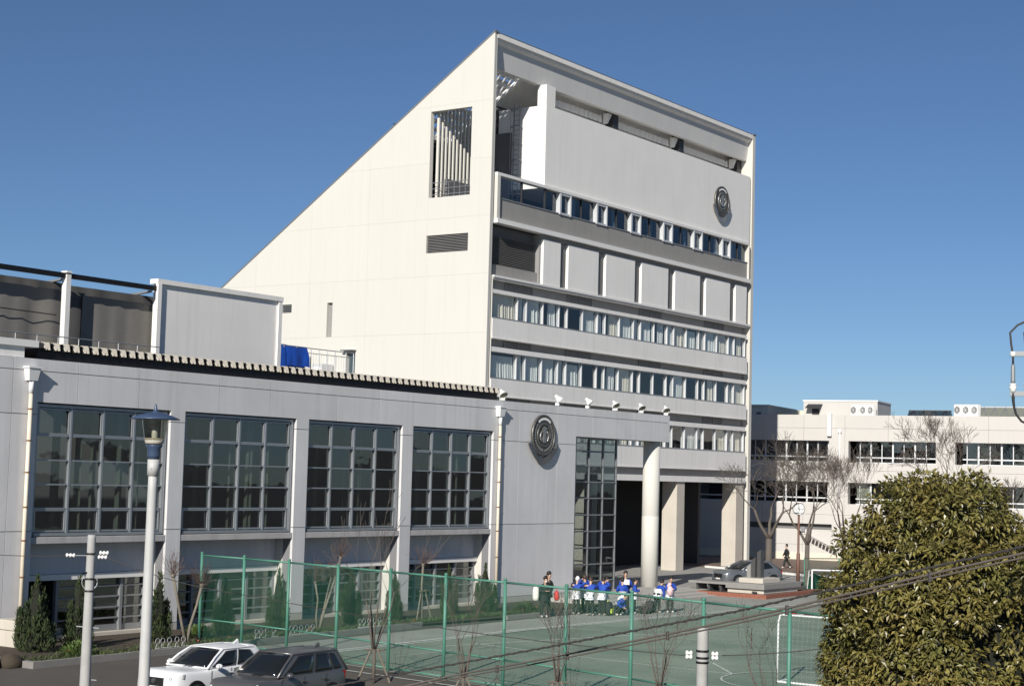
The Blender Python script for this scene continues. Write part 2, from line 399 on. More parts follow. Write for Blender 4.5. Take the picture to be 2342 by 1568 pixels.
# ================= tower =================
YF = 54.5
tw = thing('school_building', 'tall white wedge-shaped school building with sloping roof and ribbon windows', 'building', (91,56,0))
roofz = lambda y: 31.2-.66*(y-YF)
side_holes = [(55.97,58.93,21.85,26.92),(56.0,59.0,18.63,19.66),(66.0,66.42,13.98,16.05),(69.3,70.15,15.55,16.06),(64.08,64.75,10.6,13.0)]
topf = lambda p: roofz(p[0]) - .16 - p[1]
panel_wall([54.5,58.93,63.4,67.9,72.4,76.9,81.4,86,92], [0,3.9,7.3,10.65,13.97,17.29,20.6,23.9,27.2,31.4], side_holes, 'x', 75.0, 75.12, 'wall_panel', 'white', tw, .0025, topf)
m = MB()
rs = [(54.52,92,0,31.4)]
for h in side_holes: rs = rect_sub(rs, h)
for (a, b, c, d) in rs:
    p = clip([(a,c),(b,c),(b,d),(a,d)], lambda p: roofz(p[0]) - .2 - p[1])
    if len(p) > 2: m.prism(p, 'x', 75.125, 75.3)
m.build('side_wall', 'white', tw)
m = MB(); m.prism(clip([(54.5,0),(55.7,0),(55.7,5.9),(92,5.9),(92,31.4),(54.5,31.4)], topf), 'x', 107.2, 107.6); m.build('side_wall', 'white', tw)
MB().box(107.25,107.55,58.5,92,0,5.88).build('side_wall', 'interior_mid', tw)  # undercroft stretch of the wall, its shade put in by dark colour
# metal coping along the sloping gable
for xa, xb in ((74.97,75.34),(107.17,107.63)):
    m = MB(); m.prism([(54.46,roofz(54.46)-.15),(92,roofz(92)-.15),(92,roofz(92)-.05),(54.46,roofz(54.46)-.05)], 'x', xa, xb); m.build('coping', 'roof_metal', tw)
# roof slabs, with the open grille bay at the left
def slab(x0, x1, y0, y1, th=.3, nm='roof', mt='facade_white', dz=-.17):
    m = MB(); m.prism([(y0,roofz(y0)+dz-th),(y1,roofz(y1)+dz-th),(y1,roofz(y1)+dz),(y0,roofz(y0)+dz)], 'x', x0, x1); return m.build(nm, mt, tw)
slab(75.31,107.19,54.62,55.6); slab(80.2,107.19,55.61,92); slab(75.31,80.19,61.4,92)
slab(75.31,107.19,54.5,55.0,.05,'coping','roof_metal',-.08)
for i in range(10):
    y = 55.9+i*.56; m = MB(); m.prism([(y,roofz(y)-.45),(y+.07,roofz(y)-.45),(y+.07,roofz(y)-.2),(y,roofz(y)-.2)], 'x', 75.32, 80.18); m.build('roof_slat', 'frame_grey', tw)
for i in range(8):
    x = 75.85+i*.58; slab(x, x+.06, 55.65, 61.3, .14, 'roof_bar', 'frame_light', -.5)
MB().box(75.3,107.18,54.5,54.61,30.8,31.1).build('cap_band', 'facade_white', tw)
m = MB(); m.prism([(54.78,30.85),(55.0,29.2),(55.3,29.2),(55.3,30.85)], 'x', 75.32, 107.17); m.build('fascia', 'fascia_grey', tw)
# recessed crown behind the fascia
MB().box(80.5,107.1,58.2,58.4,26,30).build('crown_wall', 'interior_mid', tw)
for k in range(3):
    m = MB(); xa = 81.8+k*8.6; xb = xa+7.2; n = 44
    vs = []
    for i in range(n+1):
        x = lerp(xa, xb, i/n); y = 55.9+.05*math.sin(i*1.9)
        vs += [(x,y,28.62+.03*math.sin(i*1.9+1)),(x,y+.02,29.05)]
    m.add(vs, [(2*i,2*i+2,2*i+3,2*i+1) for i in range(n)]); m.build('corrugated_sheet', 'facade_white', tw)
    MB().box(xb+.35,xb+1.0,55.4,56.0,27.6,29.6).build('crown_post', 'dark_metal', tw)
    m = MB(); m.prism([(xb-.2,29.2),(xb+.3,29.2),(xb-.2,28.5)], 'y', 55.45, 55.8); m.build('gusset', 'facade_white', tw)
MB().box(80.46,81.4,54.56,55.2,27.96,29.19).build('crown_pier', 'facade_white', tw)
# upper blank block
MB().box(80.46,107.0,54.55,58.0,23.0,27.95).build('blank_wall', 'panel_white', tw)
MB().box(80.5,107.0,58.01,66,20.4,23.5).build('core', 'interior', tw)  # core boxes blackened to carry the shade of the open recess
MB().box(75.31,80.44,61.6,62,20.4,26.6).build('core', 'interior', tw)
MB().box(80.3,80.455,57.0,61.5,20.4,26.5).build('core', 'strip_dark', tw)  # dark sheet over the block's side, standing in for its shade
# cage ladder on the side of the blank block
lad = MB()
for yy in (56.35,56.75): lad.tube([(80.3,yy,21.9),(80.3,yy,28.2)], .03, 6)
for i in range(20): lad.tube([(80.3,56.35,22.1+i*.3),(80.3,56.75,22.1+i*.3)], .018, 5)
for i in range(6):
    z = 22.7+i*1.02; lad.tube([(80.3,56.3,z)]+[(80.3-.38*math.sin(a*math.pi/8), 56.55-.38*math.cos(a*math.pi/8), z) for a in range(9)]+[(80.3,56.8,z)], .03, 5)
for k in (2,4,6): lad.tube([(80.3-.38*math.sin(k*math.pi/8), 56.55-.38*math.cos(k*math.pi/8), z0) for z0 in (22.7,27.8)], .018, 5)
lad.build('cage_ladder', 'frame_grey', tw)
# row of white vertical fins seen through the side opening
for i in range(12):
    x = 75.5+i*.36; MB().box(x,x+.1,58.7,58.86,21.7,27.6).build('fin', 'white', tw)
rl = MB()
for z in (22.05,22.4,22.75): rl.tube([(75.2,56.0,z),(75.2,58.9,z)], .022, 5)
for i in range(8): rl.tube([(75.2,56.05+i*.4,21.86),(75.2,56.05+i*.4,22.75)], .018, 5)
rl.build('railing', 'frame_grey', tw)
# louvre in the side wall
MB().box(75.2,75.28,56.0,59.0,18.63,19.66).build('louvre_backing', 'strip_dark', tw)
for i in range(11):
    z = 18.67+i*.09; m = MB(); m.prism([(75.04,z),(75.19,z+.05),(75.19,z+.065),(75.04,z+.015)], 'y', 56.02, 58.98); m.build('louvre_slat', 'strip_grey', tw)
MB().box(75.22,75.28,66.0,66.42,13.98,16.05).build('slit_window', 'strip_grey', tw)
MB().box(75.22,75.28,69.3,70.15,15.55,16.06).build('vent', 'strip_dark', tw)
for i in range(4): MB().box(75.08,75.2,69.32,70.13,15.6+i*.12,15.64+i*.12).build('louvre_slat', 'frame_grey', tw)
dr = MB().box(75.18,75.26,64.1,64.73,10.6,12.98).build('door', 'frame_grey', tw)
MB().box(75.15,75.175,64.17,64.66,10.8,12.85).build('pane', 'glass_dark', dr)
MB().box(74.6,75.0,64.0,64.95,13.1,13.16).build('door_canopy', 'roof_metal', tw)
# floors and interior
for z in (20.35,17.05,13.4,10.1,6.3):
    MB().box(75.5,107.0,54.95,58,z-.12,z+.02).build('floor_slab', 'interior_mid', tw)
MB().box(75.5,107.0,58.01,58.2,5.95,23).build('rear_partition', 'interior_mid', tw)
# 6th floor band : white frame, parapet, glass
XL, XR = 75.46, 106.7
MB().box(XL,XR,54.38,54.8,22.93,23.1).build('head_rail', 'trim_white', tw)
MB().box(XL,XR,54.3,54.8,20.2,20.47).build('ledge', 'trim_white', tw)
MB().box(XL,XL+.28,54.36,54.8,20.475,22.925).build('end_post', 'white', tw)
MB().box(XR-.12,XR,54.36,54.8,20.475,22.925).build('end_post', 'white', tw)
MB().box(XL+.29,XR-.125,54.5,54.75,20.475,21.62).build('parapet', 'parapet_grey', tw)
b6 = MB().box(XL+.29,XR-.125,54.46,54.62,21.63,21.7).build('window_band', 'frame_grey', tw)
PR = random.Random(99)
def pane(x0, x1, z0, z1, y, par, g='glass_navy', th=.012):
    # panes sit a few millimetres out of true in their frames, so each mirrors a slightly different bit of the surroundings
    m = MB().box(x0,x1,y,y+th,z0,z1); a, b = PR.uniform(-.012,.012), PR.uniform(-.012,.012)
    m.v = [(p[0], p[1]+(a if p[0] > (x0+x1)/2 else 0)+(b if p[2] > (z0+z1)/2 else 0), p[2]) for p in m.v]
    return m.build('pane', g, par)
for x0, x1 in ((75.8,78.0),(78.12,80.4)): pane(x0, x1, 21.71, 22.9, 54.52, b6, 'glass_clear')
for x in (78.03,80.44): MB().box(x,x+.08,54.46,54.6,21.71,22.92).build('mullion', 'dark_metal', b6)
x = 80.56; k = 0
while x < 106.2:
    a, b, c = x, min(x+1.35, 106.5), 0
    if k == 0: a, b = 80.56, 81.9; fr = (81.95, 83.3)
    pane(a, b, 21.71, 22.9, 54.66, b6); x = b
    if x > 106: break
    if k % 2 == 0:
        f = MB(); xa, xb = x+.05, x+1.32
        if xb < 106.55:
            f.box(xa,xa+.16,54.40,54.7,21.62,22.92); f.box(xb-.12,xb,54.40,54.7,21.62,22.92); f.box(xa+.161,xb-.121,54.42,54.7,22.8,22.92); f.box(xa+.161,xb-.121,54.42,54.7,21.62,21.74)
            ff = f.build('window_frame', 'frame_light', b6); pane(xa+.17, xb-.13, 21.745, 22.795, 54.6, b6); x = xb+.05
    else:
        MB().box(x+.0,x+.05,54.6,54.72,21.7,22.92).build('mullion', 'dark_metal', b6); x += .06
    k += 1
for i in range(10):
    xa = 84+i*2.3; curtain_mesh(xa, xa+.5, 54.95, 21.6, 22.9, .04, .2, i).build('curtain', 'curtain_white', b6)
# 5th floor : set-back with projecting white panels
MB().box(80.3,106.9,54.70,55.4,17.25,19.94).build('slot_wall', 'strip_grey', tw)
MB().box(80.3,106.9,54.60,55.24,19.95,20.19).build('soffit_beam', 'parapet_grey', tw)
for a, b in ((80.46,82.31),(83.15,86.58),(87.44,90.97),(91.81,95.27),(96.17,99.64),(100.48,104.05),(104.88,106.6)):
    MB().box(a,b,54.5,54.695,17.26,19.93).build('wall_panel', 'panel_white', tw, bevel=.015)
    if b < 106.4: MB().box(b+.06,b+.74,54.66,54.695,17.4,19.6).build('slot_window', 'strip_dark', tw)
MB().box(75.6,80.28,55.15,55.25,17.25,20.19).build('louvre_backing', 'strip_dark', tw)
for i in range(17):
    z = 17.95+i*.1; m = MB(); m.prism([(54.95,z),(55.12,z+.05),(55.12,z+.07),(54.95,z+.02)], 'x', 75.75, 80.28); m.build('louvre_slat', 'strip_grey', tw)
MB().box(75.75,80.28,54.8,54.94,17.26,17.9).build('parapet', 'parapet_grey', tw)
MB().box(XL,107.0,54.42,55.2,17.12,17.24).build('ledge', 'trim_white', tw)
MB().box(XL,107.0,54.5,55.2,17.02,17.1).build('ledge', 'facade_white', tw)
# three classroom storeys
def storey(zt, zs, zw, zb, x0, seed, dark):
    """zt strip top, zs strip bottom, zw window head, zb sill"""
    rnd = random.Random(seed); xs = [x0]
    MB().box(XL,106.75,54.52,55.2,zw+.012,zs).build('head_band', 'facade_white', tw)
    MB().box(XL,106.75,54.9,55.1,zs+.005,zt).build('strip_backing', 'strip_grey', tw)
    for a, b in ((77.2,79.9),(83.7,86.4),(92.3,95.0),(101.1,103.75)):
        for k in range(2):
            c = a+(b-a)/2*k; MB().box(c+.03,c+(b-a)/2-.03,54.84,54.89,zs+.04,zt-.03).build('vent_panel', 'strip_dark', tw)
        for c in (a-.03, (a+b)/2-.02, b-.02): MB().box(c,c+.05,54.80,54.88,zs+.006,zt-.01).build('strip_mullion', 'frame_grey', tw)
    wb = MB().box(XL,106.75,54.56,54.9,zb-.09,zb).build('window_band', 'frame_grey', tw)
    x = 78.17; mull = [XL+.06]
    while x < 106.6:
        for d in (0,.9,2.61): 
            if x+d < 106.7: mull.append(x+d)
        x += 4.335
    mull.append(106.72)
    for i, (a, b) in enumerate(zip(mull[:-1], mull[1:])):
        MB().box(b-.033,b+.033,54.62,54.84,zb,zw+.01).build('mullion', 'frame_light', wb)
        y = 54.70 if i % 2 else 54.74
        pane(a+.038, b-.038, zb, zw+.01, y, wb, 'glass_clear')
        r = rnd.random()
        if i in dark: continue
        if a > 78 and r < .3: continue_x = a+.05+(b-a)*.45
        else: continue_x = a+.06
        curtain_mesh(continue_x, b-.08, 54.91, zb-.05, zw+.1-(.25 if r > .7 else 0), .05, .17, seed*100+i, rnd.uniform(-.12,.06)).build('curtain', 'curtain_white' if rnd.random() < .75 else 'curtain_cream', wb)
storey(17.0,16.45,16.22,14.9,XL,1,{4,5})
MB().box(XL,106.75,54.46,55.2,13.72,14.8).build('spandrel', 'facade_white', tw)
MB().box(XL,106.75,54.42,55.2,13.66,13.71).build('drip_edge', 'facade_white', tw)
storey(13.65,13.2,12.92,11.5,XL,2,{6,7,10,11,12,13,15,16,18})
MB().box(XL,106.75,54.46,55.2,10.46,11.4).build('spandrel', 'facade_white', tw)
MB().box(XL,106.75,54.42,55.2,10.40,10.455).build('drip_edge', 'facade_white', tw)
storey(10.39,9.87,9.57,8.13,XL,3,{14,17})
MB().box(XL,106.75,54.46,55.2,6.8,8.03).build('spandrel', 'facade_white', tw)
MB().box(XL,106.75,54.42,55.2,6.74,6.795).build('drip_edge', 'facade_white', tw)
MB().box(XL,106.75,54.75,55.2,6.28,6.735).build('strip_backing', 'strip_grey', tw)
MB().box(XL,106.75,54.46,55.2,5.89,6.275).build('fascia_beam', 'facade_white', tw)
# white end caps of the floors beside the side wall
for z0, z1 in ((13.7,17.24),(10.44,13.66),(6.2,10.4)):
    MB().box(XL-.05,XL-.005,54.5,55.2,z0,z1).build('end_cap', 'white', tw)
# undercroft; shade on its rear and hall walls is put into their colour
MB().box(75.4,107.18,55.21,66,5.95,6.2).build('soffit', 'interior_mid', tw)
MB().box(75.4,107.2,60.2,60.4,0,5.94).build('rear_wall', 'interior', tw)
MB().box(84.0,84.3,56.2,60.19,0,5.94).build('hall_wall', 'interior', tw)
for a, b in ((86.0,87.1),(97.06,98.13),(105.55,106.7)):
    MB().box(a,b,54.56,55.68,0,5.885).build('pillar', 'concrete_warm', tw, bevel=.03)
# ================= grey wing =================
YW = 45.0
wg = thing('gymnasium_wing', 'grey jointed-panel hall with four large gridded windows', 'building', (50,46,0))
wins = [(36.45,42.5),(43.2,49.25),(49.97,55.98),(56.7,62.7)]
holes = [(a,b,3.27,8.03) for a, b in wins]+[(a,b,-.1,3.27) for a, b in wins]+[(69.75,80,-.1,8.03)]
ux = [26.0,29.5,32.2,35.4,38.13,40.92,44.91,47.69,51.66,54.39,58.39,61.12,64.76,68.04,71.27,75.24,79.12]
panel_wall(ux, [.35,3.72,7.61,9.07,9.48], holes, 'y', 45.0, 45.12, 'wall_panel', 'wing_grey', wg, .012)
m = MB(); rs = [(26,79.1,0.0,9.46)]
for h in holes: rs = rect_sub(rs, h)
for (a, b, c, d) in rs: m.box(a,b,45.125,45.5,c,d)
m.build('core_wall', 'wing_core', wg)
rs = [(26,69.74,0,.34)]
for h in holes[4:]: rs = rect_sub(rs, h)
for (a, b, c, d) in rs: MB().box(a,b,44.99,45.12,c,d).build('plinth', 'concrete', wg)
MB().box(26,69.74,54,54.3,0,9.4).build('rear_wall', 'wing_core', wg)
MB().box(69.5,69.74,45.51,53.9,0,9.4).build('end_wall', 'wing_grey', wg)
MB().box(26,26.3,45.51,53.9,0,9.4).build('end_wall', 'wing_grey', wg)
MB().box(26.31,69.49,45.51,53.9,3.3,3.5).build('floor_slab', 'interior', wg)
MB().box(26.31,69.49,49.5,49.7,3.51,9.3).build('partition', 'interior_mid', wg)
MB().box(69.76,79.1,45.51,46.5,8.04,9.46).build('canopy_beam', 'wing_grey', wg)
# big windows
for wi, (a, b) in enumerate(wins):
    wn = MB(); z0, z1 = 3.55, 7.98; Y0 = 45.14
    for (p, q, r, s) in ((a+.05,a+.17,z0,z1),(b-.17,b-.05,z0,z1)): wn.box(p,q,Y0,Y0+.22,r,s)
    wn.box(a+.171,b-.171,Y0,Y0+.22,z1-.1,z1); wn.box(a+.171,b-.171,Y0-.06,Y0+.22,z0,z0+.1)
    wo = wn.build('window', 'frame_alu', wg)
    xs = [lerp(a+.17,b-.17,i/4) for i in range(5)]; zs = [3.65,4.47,5.28,6.1,6.93,7.88]
    for i in range(1,4): MB().box(xs[i]-.036,xs[i]+.036,Y0+.0,Y0+.16,zs[0],zs[5]).build('mullion', 'frame_alu', wo)
    for i in range(4):
        for j in range(1,5): MB().box(xs[i]+(.038 if i else .002),xs[i+1]-(.038 if i < 3 else .002),Y0+.02,Y0+.15,zs[j]-.025,zs[j]+.025).build('transom', 'frame_alu', wo)
        for j in range(5):
            xa, xb, za, zb = xs[i]+.04, xs[i+1]-.04, zs[j]+.03, zs[j+1]-.03
            pane(xa, xb, za, zb, Y0+.09+(.012*((i*3+j*5+wi) % 3)), wo, 'glass_dark')
            if j in (0,4):
                s = MB(); s.box(xa,xa+.055,Y0+.03,Y0+.085,za,zb); s.box(xb-.055,xb,Y0+.03,Y0+.085,za,zb); s.box(xa+.056,xb-.056,Y0+.03,Y0+.085,za,za+.055); s.box(xa+.056,xb-.056,Y0+.03,Y0+.085,zb-.055,zb)
                s.build('sash', 'frame_alu', wo)
    rnd = random.Random(wi+5)
    for k in range(6):
        xa = a+.3+k*.95+rnd.uniform(0,.25); curtain_mesh(xa, xa+rnd.uniform(.1,.3), 45.85, 3.6, 7.95, .05, .14, wi*10+k).build('curtain', 'curtain_green', wo)
    MB().box(a,b,45.02,45.6,3.29,3.52).build('ledge', 'ledge_concrete', wg, bevel=.015)
    # lower storey behind the piers
    MB().box(a,b,45.92,46.1,2.2,3.26).build('lintel_wall', 'wing_grey', wg)
    MB().box(a+.05,b-.02,45.75,46.0,2.0,2.19).build('lintel', 'trim_white', wg)
    MB().box(a,b,45.6,46.1,-.05,.12).build('sill_step', 'concrete_warm', wg)
    lw = MB().box(a,b,45.98,46.06,.13,.34).build('window', 'frame_grey', wg)
    px = [a+1.9, a+3.35, a+4.8, b-.12] if wi == 0 else [a+.1, a+1.55, a+3.0, a+4.45, b-.12]
    for x in px: MB().box(x,x+.12,45.9,46.05,.13,1.98).build('mullion', 'frame_grey', lw)
    for p, q in zip(px[:-1], px[1:]):
        for k in range(4): MB().box(p+.14,q-.02,45.93,46.02,.55+k*.38,.60+k*.38).build('bar', 'frame_grey', lw)
        pane(p+.13, q-.01, .35, 1.97, 46.03, lw, 'glass_dark')
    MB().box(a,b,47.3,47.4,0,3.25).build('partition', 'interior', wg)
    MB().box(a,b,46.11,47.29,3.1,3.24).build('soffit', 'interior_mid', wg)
for x0, x1 in ((35.8,36.44),(42.51,43.19),(49.26,49.96),(55.99,56.69),(62.71,63.4)):
    MB().box(x0,x1,45.505,46.1,0,3.26).build('pier', 'white', wg)
# folded-plate roof with cream closure plates
m = MB(); m.box(36.6,63.3,45.3,45.36,9.47,9.84); m.build('eave_board', 'black_metal', wg)
cl = MB(); cl.add([(-.155,0,.36),(.155,0,.36),(.095,0,.06),(.035,0,.06),(.035,0,.12),(-.02,0,.12),(-.02,0,.06),(-.095,0,.06),
                   (-.155,.03,.36),(.155,.03,.36),(.095,.03,.06),(.035,.03,.06),(.035,.03,.12),(-.02,.03,.12),(-.02,.03,.06),(-.095,.03,.06)],
                  [(7,6,5,4,3,2,1,0)]+[(i,(i+1) % 8,8+(i+1) % 8,8+i) for i in range(8)])
cme = cl.mesh('closure_plate', 'cream_closure')
rf = MB(); xs0 = 36.9; n = 62; prof = []
for i in range(n+1):
    x = xs0+i*.4235; prof += [(x-.165,10.05),(x-.10,9.78),(x+.10,9.78),(x+.165,10.05)]
vs = []
for x, z in prof: vs += [(x,45.22,z),(x,53.9,z+.25)]
rf.add(vs, [(2*i,2*i+2,2*i+3,2*i+1) for i in range(len(prof)-1)])
vs = []
for x, z in prof: vs += [(x,45.18,z-.02),(x,45.22,z),(x,45.18,z+.03)]
ro = rf.build('folded_roof', 'dark_metal', wg)
for i in range(n+1):
    o = obj('closure_plate', cme, wg); o.location = (xs0+i*.4235, 45.12, 9.77); o.rotation_euler = (R(-30),0,0); o.scale = (1.06,1,1.0)
    o.parent = ro; o.matrix_parent_inverse = Matrix.Identity(4)
MB().box(26,36.4,45.02,46.2,9.85,10.08).build('coping', 'trim_white', wg)
MB().box(26,35.9,45.12,46.1,9.485,9.845).build('parapet', 'facade_white', wg)
MB().box(63.4,69.7,45.6,53.9,9.3,9.42).build('roof_deck', 'roof_metal', wg)
# glazed stair bay beside the entrance
gy = 45.62
gl = MB().box(69.78,74.75,gy,gy+.12,.16,.24).build('stair_glazing', 'frame_grey', wg)
gx = [69.8,70.75,72.05,73.4,74.7]; gz_ = [.25,.75,1.6,2.43,3.27,4.1,4.95,5.78,6.6,7.35,8.0]
for x in gx[1:]: MB().box(x-.035,x+.035,gy,gy+.12,.245,8.02).build('mullion', 'frame_grey', gl)
for i in range(4):
    for j in range(len(gz_)-1):
        MB().box(gx[i]+.04,gx[i+1]-.04,gy+.01,gy+.1,gz_[j+1]-.03,gz_[j+1]+.03).build('transom', 'frame_grey', gl)
        pane(gx[i]+.038, gx[i+1]-.038, gz_[j]+.032, gz_[j+1]-.032, gy+.05, gl, 'glass_stair')
for y in (47.4,49.2): MB().box(74.66,74.74,y,y+.08,.2,8.0).build('mullion', 'frame_grey', gl)
for z in gz_[1:]: MB().box(74.67,74.73,45.76,49.2,z-.03,z+.03).build('transom', 'frame_grey', gl)
MB().box(74.69,74.7,45.76,49.2,.3,7.95).build('pane', 'glass_clear', gl)
MB().box(73.75,74.25,46.5,47.0,.1,6.2).build('stair_pillar', 'white', wg)
MB().box(71.6,73.9,49.6,49.8,0,5.6).build('stair_wall', 'concrete_warm', wg)
MB().box(69.8,72.6,49.0,49.2,0,6.2).build('stair_wall', 'interior', wg)  # near-black wall added so the bay behind the glass looks dim
for xx in (70.5,71.5,72.5): MB().box(xx,xx+.22,48.2,48.5,0,8.0).build('stair_post', 'dark_metal', wg)
for k in range(6):
    m = MB(); z = .3+k*1.1; s = 1 if k % 2 == 0 else -1; xa, xb = (70.1,73.0) if s > 0 else (73.0,70.1)
    m.prism([(xa,z),(xb,z+1.1),(xb,z+1.25),(xa,z+.15)], 'y', 47.1+.9*(k % 2), 47.9+.9*(k % 2)); m.build('stair_flight', 'interior', wg)
MB().lathe([(.46,.15),(.46,4.0),(.455,4.01),(.455,4.03),(.46,4.04),(.46,8.03)], 40, (78.3,45.62,0)).build('column', 'white', wg, True)
# entrance steps
st = thing('entrance_steps', 'low broad stone steps leading up to the entrance column', 'steps', (73,43,0))
for k, (y0, z1) in enumerate(((41.5,.05),(42.0,.10),(42.6,.15))):
    MB().box(67.0,79.8,y0,[41.99,42.59,45.59][k],0,z1+.05*k).build('step', 'concrete', st, bevel=.02)
# ================= things on the wing =================
def downpipe(x, label, rust):
    t = thing('downpipe', label, 'downpipe', (x,44.9,0), 'downpipes on the grey wall')
    m = MB(); m.add([(x-.24,44.72,9.13),(x+.24,44.72,9.13),(x+.24,45,9.13),(x-.24,45,9.13),(x-.17,44.78,8.72),(x+.17,44.78,8.72),(x+.17,45,8.72),(x-.17,45,8.72)],
                    [(0,1,2,3),(7,6,5,4),(0,4,5,1),(1,5,6,2),(3,7,4,0),(2,6,7,3)]); m.build('hopper', 'pipe_white', t)
    MB().box(x-.27,x+.27,44.69,45.0,9.131,9.19).build('hopper_rim', 'pipe_white', t)
    MB().lathe([(.085,8.3),(.085,8.72)], 12, (x,44.88,0)).build('socket', 'pipe_white', t, True)
    MB().lathe([(.068,.15),(.068,8.3)], 12, (x,44.88,0)).build('pipe', 'pipe_cream', t, True)
    for z in (7.75,6.7,5.65,4.5,3.4,2.2,1.1):
        MB().lathe([(.08,z),(.08,z+.05)], 12, (x,44.88,0)).build('bracket', 'rust', t)
    return t
downpipe(36.06, 'cream downpipe with white hopper left of the first gridded window', 1)
downpipe(63.05, 'cream downpipe with white hopper between the fourth gridded window and the crest', 1)
cb = thing('concrete_base', 'pale concrete block at the foot of the left downpipe', 'block', (35.3,44.2,0))
MB().box(34.95,35.75,43.7,44.6,0,.62).build('lower_course', 'concrete_warm', cb, bevel=.02); MB().box(34.9,35.8,43.65,44.65,.63,.95).build('upper_course', 'concrete_warm', cb, bevel=.02)
def crest(c, r, label, pale):
    cx, cy, cz = c; t = thing('school_crest', label, 'emblem', (cx,cy,cz), 'round crests on the facades')
    body, hi = ('bronze','bronze_light')
    def ring(r0, r1, y0, y1, n=48):
        m = MB(); vs = []
        for j in range(n):
            a = 2*math.pi*j/n; s, q = math.cos(a), math.sin(a)
            vs += [(cx+r0*s,y0,cz+r0*q),(cx+r1*s,y0+.02,cz+r1*q),(cx+r1*s,y1,cz+r1*q),(cx+r0*s,y1,cz+r0*q)]
        m.add(vs, [(4*j+k,4*j+(k+1) % 4,4*((j+1) % n)+(k+1) % 4,4*((j+1) % n)+k) for j in range(n) for k in range(4)]); return m
    y = cy
    m = MB(); m.add([(cx+r*.93*math.cos(2*math.pi*j/40), yy, cz+r*.93*math.sin(2*math.pi*j/40)) for yy in (y-.12,y-.06) for j in range(40)],
                    [tuple(range(40)),tuple(range(40,80))[::-1]]+[(j,(j+1) % 40,40+(j+1) % 40,40+j) for j in range(40)]); m.build('disc', body, t)
    ring(r*.9, r, y-.17, y-.05).build('outer_ring', body, t, True)
    ring(r*.5, r*.58, y-.18, y-.1).build('inner_ring', hi if pale else body, t, True)
    # laurel leaves round the rim, open at the top
    lf = MB(); lf.add([(0,0,-.5),(.28,-.3,0),(0,0,.5),(-.28,-.3,0),(0,-.6,0)], [(0,1,4),(1,2,4),(2,3,4),(3,0,4)])
    lm = lf.mesh('laurel_leaf', body if pale else hi)
    for j in range(26):
        a = math.radians(-90+(j % 2*2-1)*(8+(j//2)*10.2)); 
        o = obj('laurel_leaf', lm, t); s = r*.24; o.scale = (s*.8, .1, s)
        o.matrix_parent_inverse = Matrix.Identity(4); o.location = (r*.74*math.cos(a), -.12, r*.74*math.sin(a)); o.rotation_euler = (0, -a+math.pi/2+(.55 if j % 2 else -.55), 0)
    # arc plate at the top
    m = MB(); vs = []
    for j in range(13):
        a = math.radians(50+80*j/12)
        for rr in (r*.74, r*.86): vs.append((cx+rr*math.cos(a), y-.16, cz+rr*math.sin(a)))
    m.add(vs, [(2*j,2*j+2,2*j+3,2*j+1) for j in range(12)]); m.build('arc_plate', 'trim_white', t)
    # relief in the middle: pillar-like motif with side scrolls
    MB().prism([(cx-.13*r,cz-.36*r),(cx+.13*r,cz-.36*r),(cx+.1*r,cz+.2*r),(cx+.2*r,cz+.34*r),(cx,cz+.44*r),(cx-.2*r,cz+.34*r),(cx-.1*r,cz+.2*r)], 'y', y-.19, y-.1).build('relief', hi, t)
    for s in (-1,1):
        m = MB(); m.tube([(cx+s*r*(.24+.12*math.sin(k*.7)), y-.16, cz+r*(-.3+.1*k)) for k in range(6)], .05*r, 6); m.build('scroll', hi, t, True)
    # ribbon under the disc
    m = MB(); vs = []
    for j in range(17):
        a = math.radians(-162+144*j/16); k = 1.16+.06*math.cos(j*.8)
        for rr, dy in ((r*(k-.14),-.12),(r*(k+.16),-.17)): vs.append((cx+rr*math.cos(a), y+dy-.03*math.sin(j*.7), cz+rr*math.sin(a)*1.02))
    b = len(vs); vs += [(p[0], p[1]+.06, p[2]) for p in vs]
    m.add(vs, [(2*j,2*j+1,2*j+3,2*j+2) for j in range(16)]+[(b+2*j,b+2*j+2,b+2*j+3,b+2*j+1) for j in range(16)]+[(2*j+1,b+2*j+1,b+2*j+3,2*j+3) for j in range(16)]+[(2*j,2*j+2,b+2*j+2,b+2*j) for j in range(16)]+[(0,b,b+1,1),(32,33,b+33,b+32)])
    m.build('ribbon', hi if pale else body, t)
    for s in (-1,1):
        MB().prism([(cx+s*r*1.02,cz-.28*r),(cx+s*r*1.2,cz-.34*r),(cx+s*r*1.16,cz-.62*r),(cx+s*r*.98,cz-.6*r)], 'y', y-.14, y-.08).build('ribbon_end', hi, t)
    for j in range(6):
        a = j*1.05+.4; m = MB(); m.tube([(cx+r*.9*math.cos(a),y-.1,cz+r*.9*math.sin(a)),(cx+r*.9*math.cos(a),y+.0,cz+r*.9*math.sin(a))], .03, 6); m.build('stud', body, t)
    return t
crest((66.68,45.0,7.97), 1.0, 'dark bronze round crest with ribbon on the grey wing wall', False)
crest((102.5,54.55,25.5), 1.05, 'silver and black round crest high on the blank white tower wall', True)
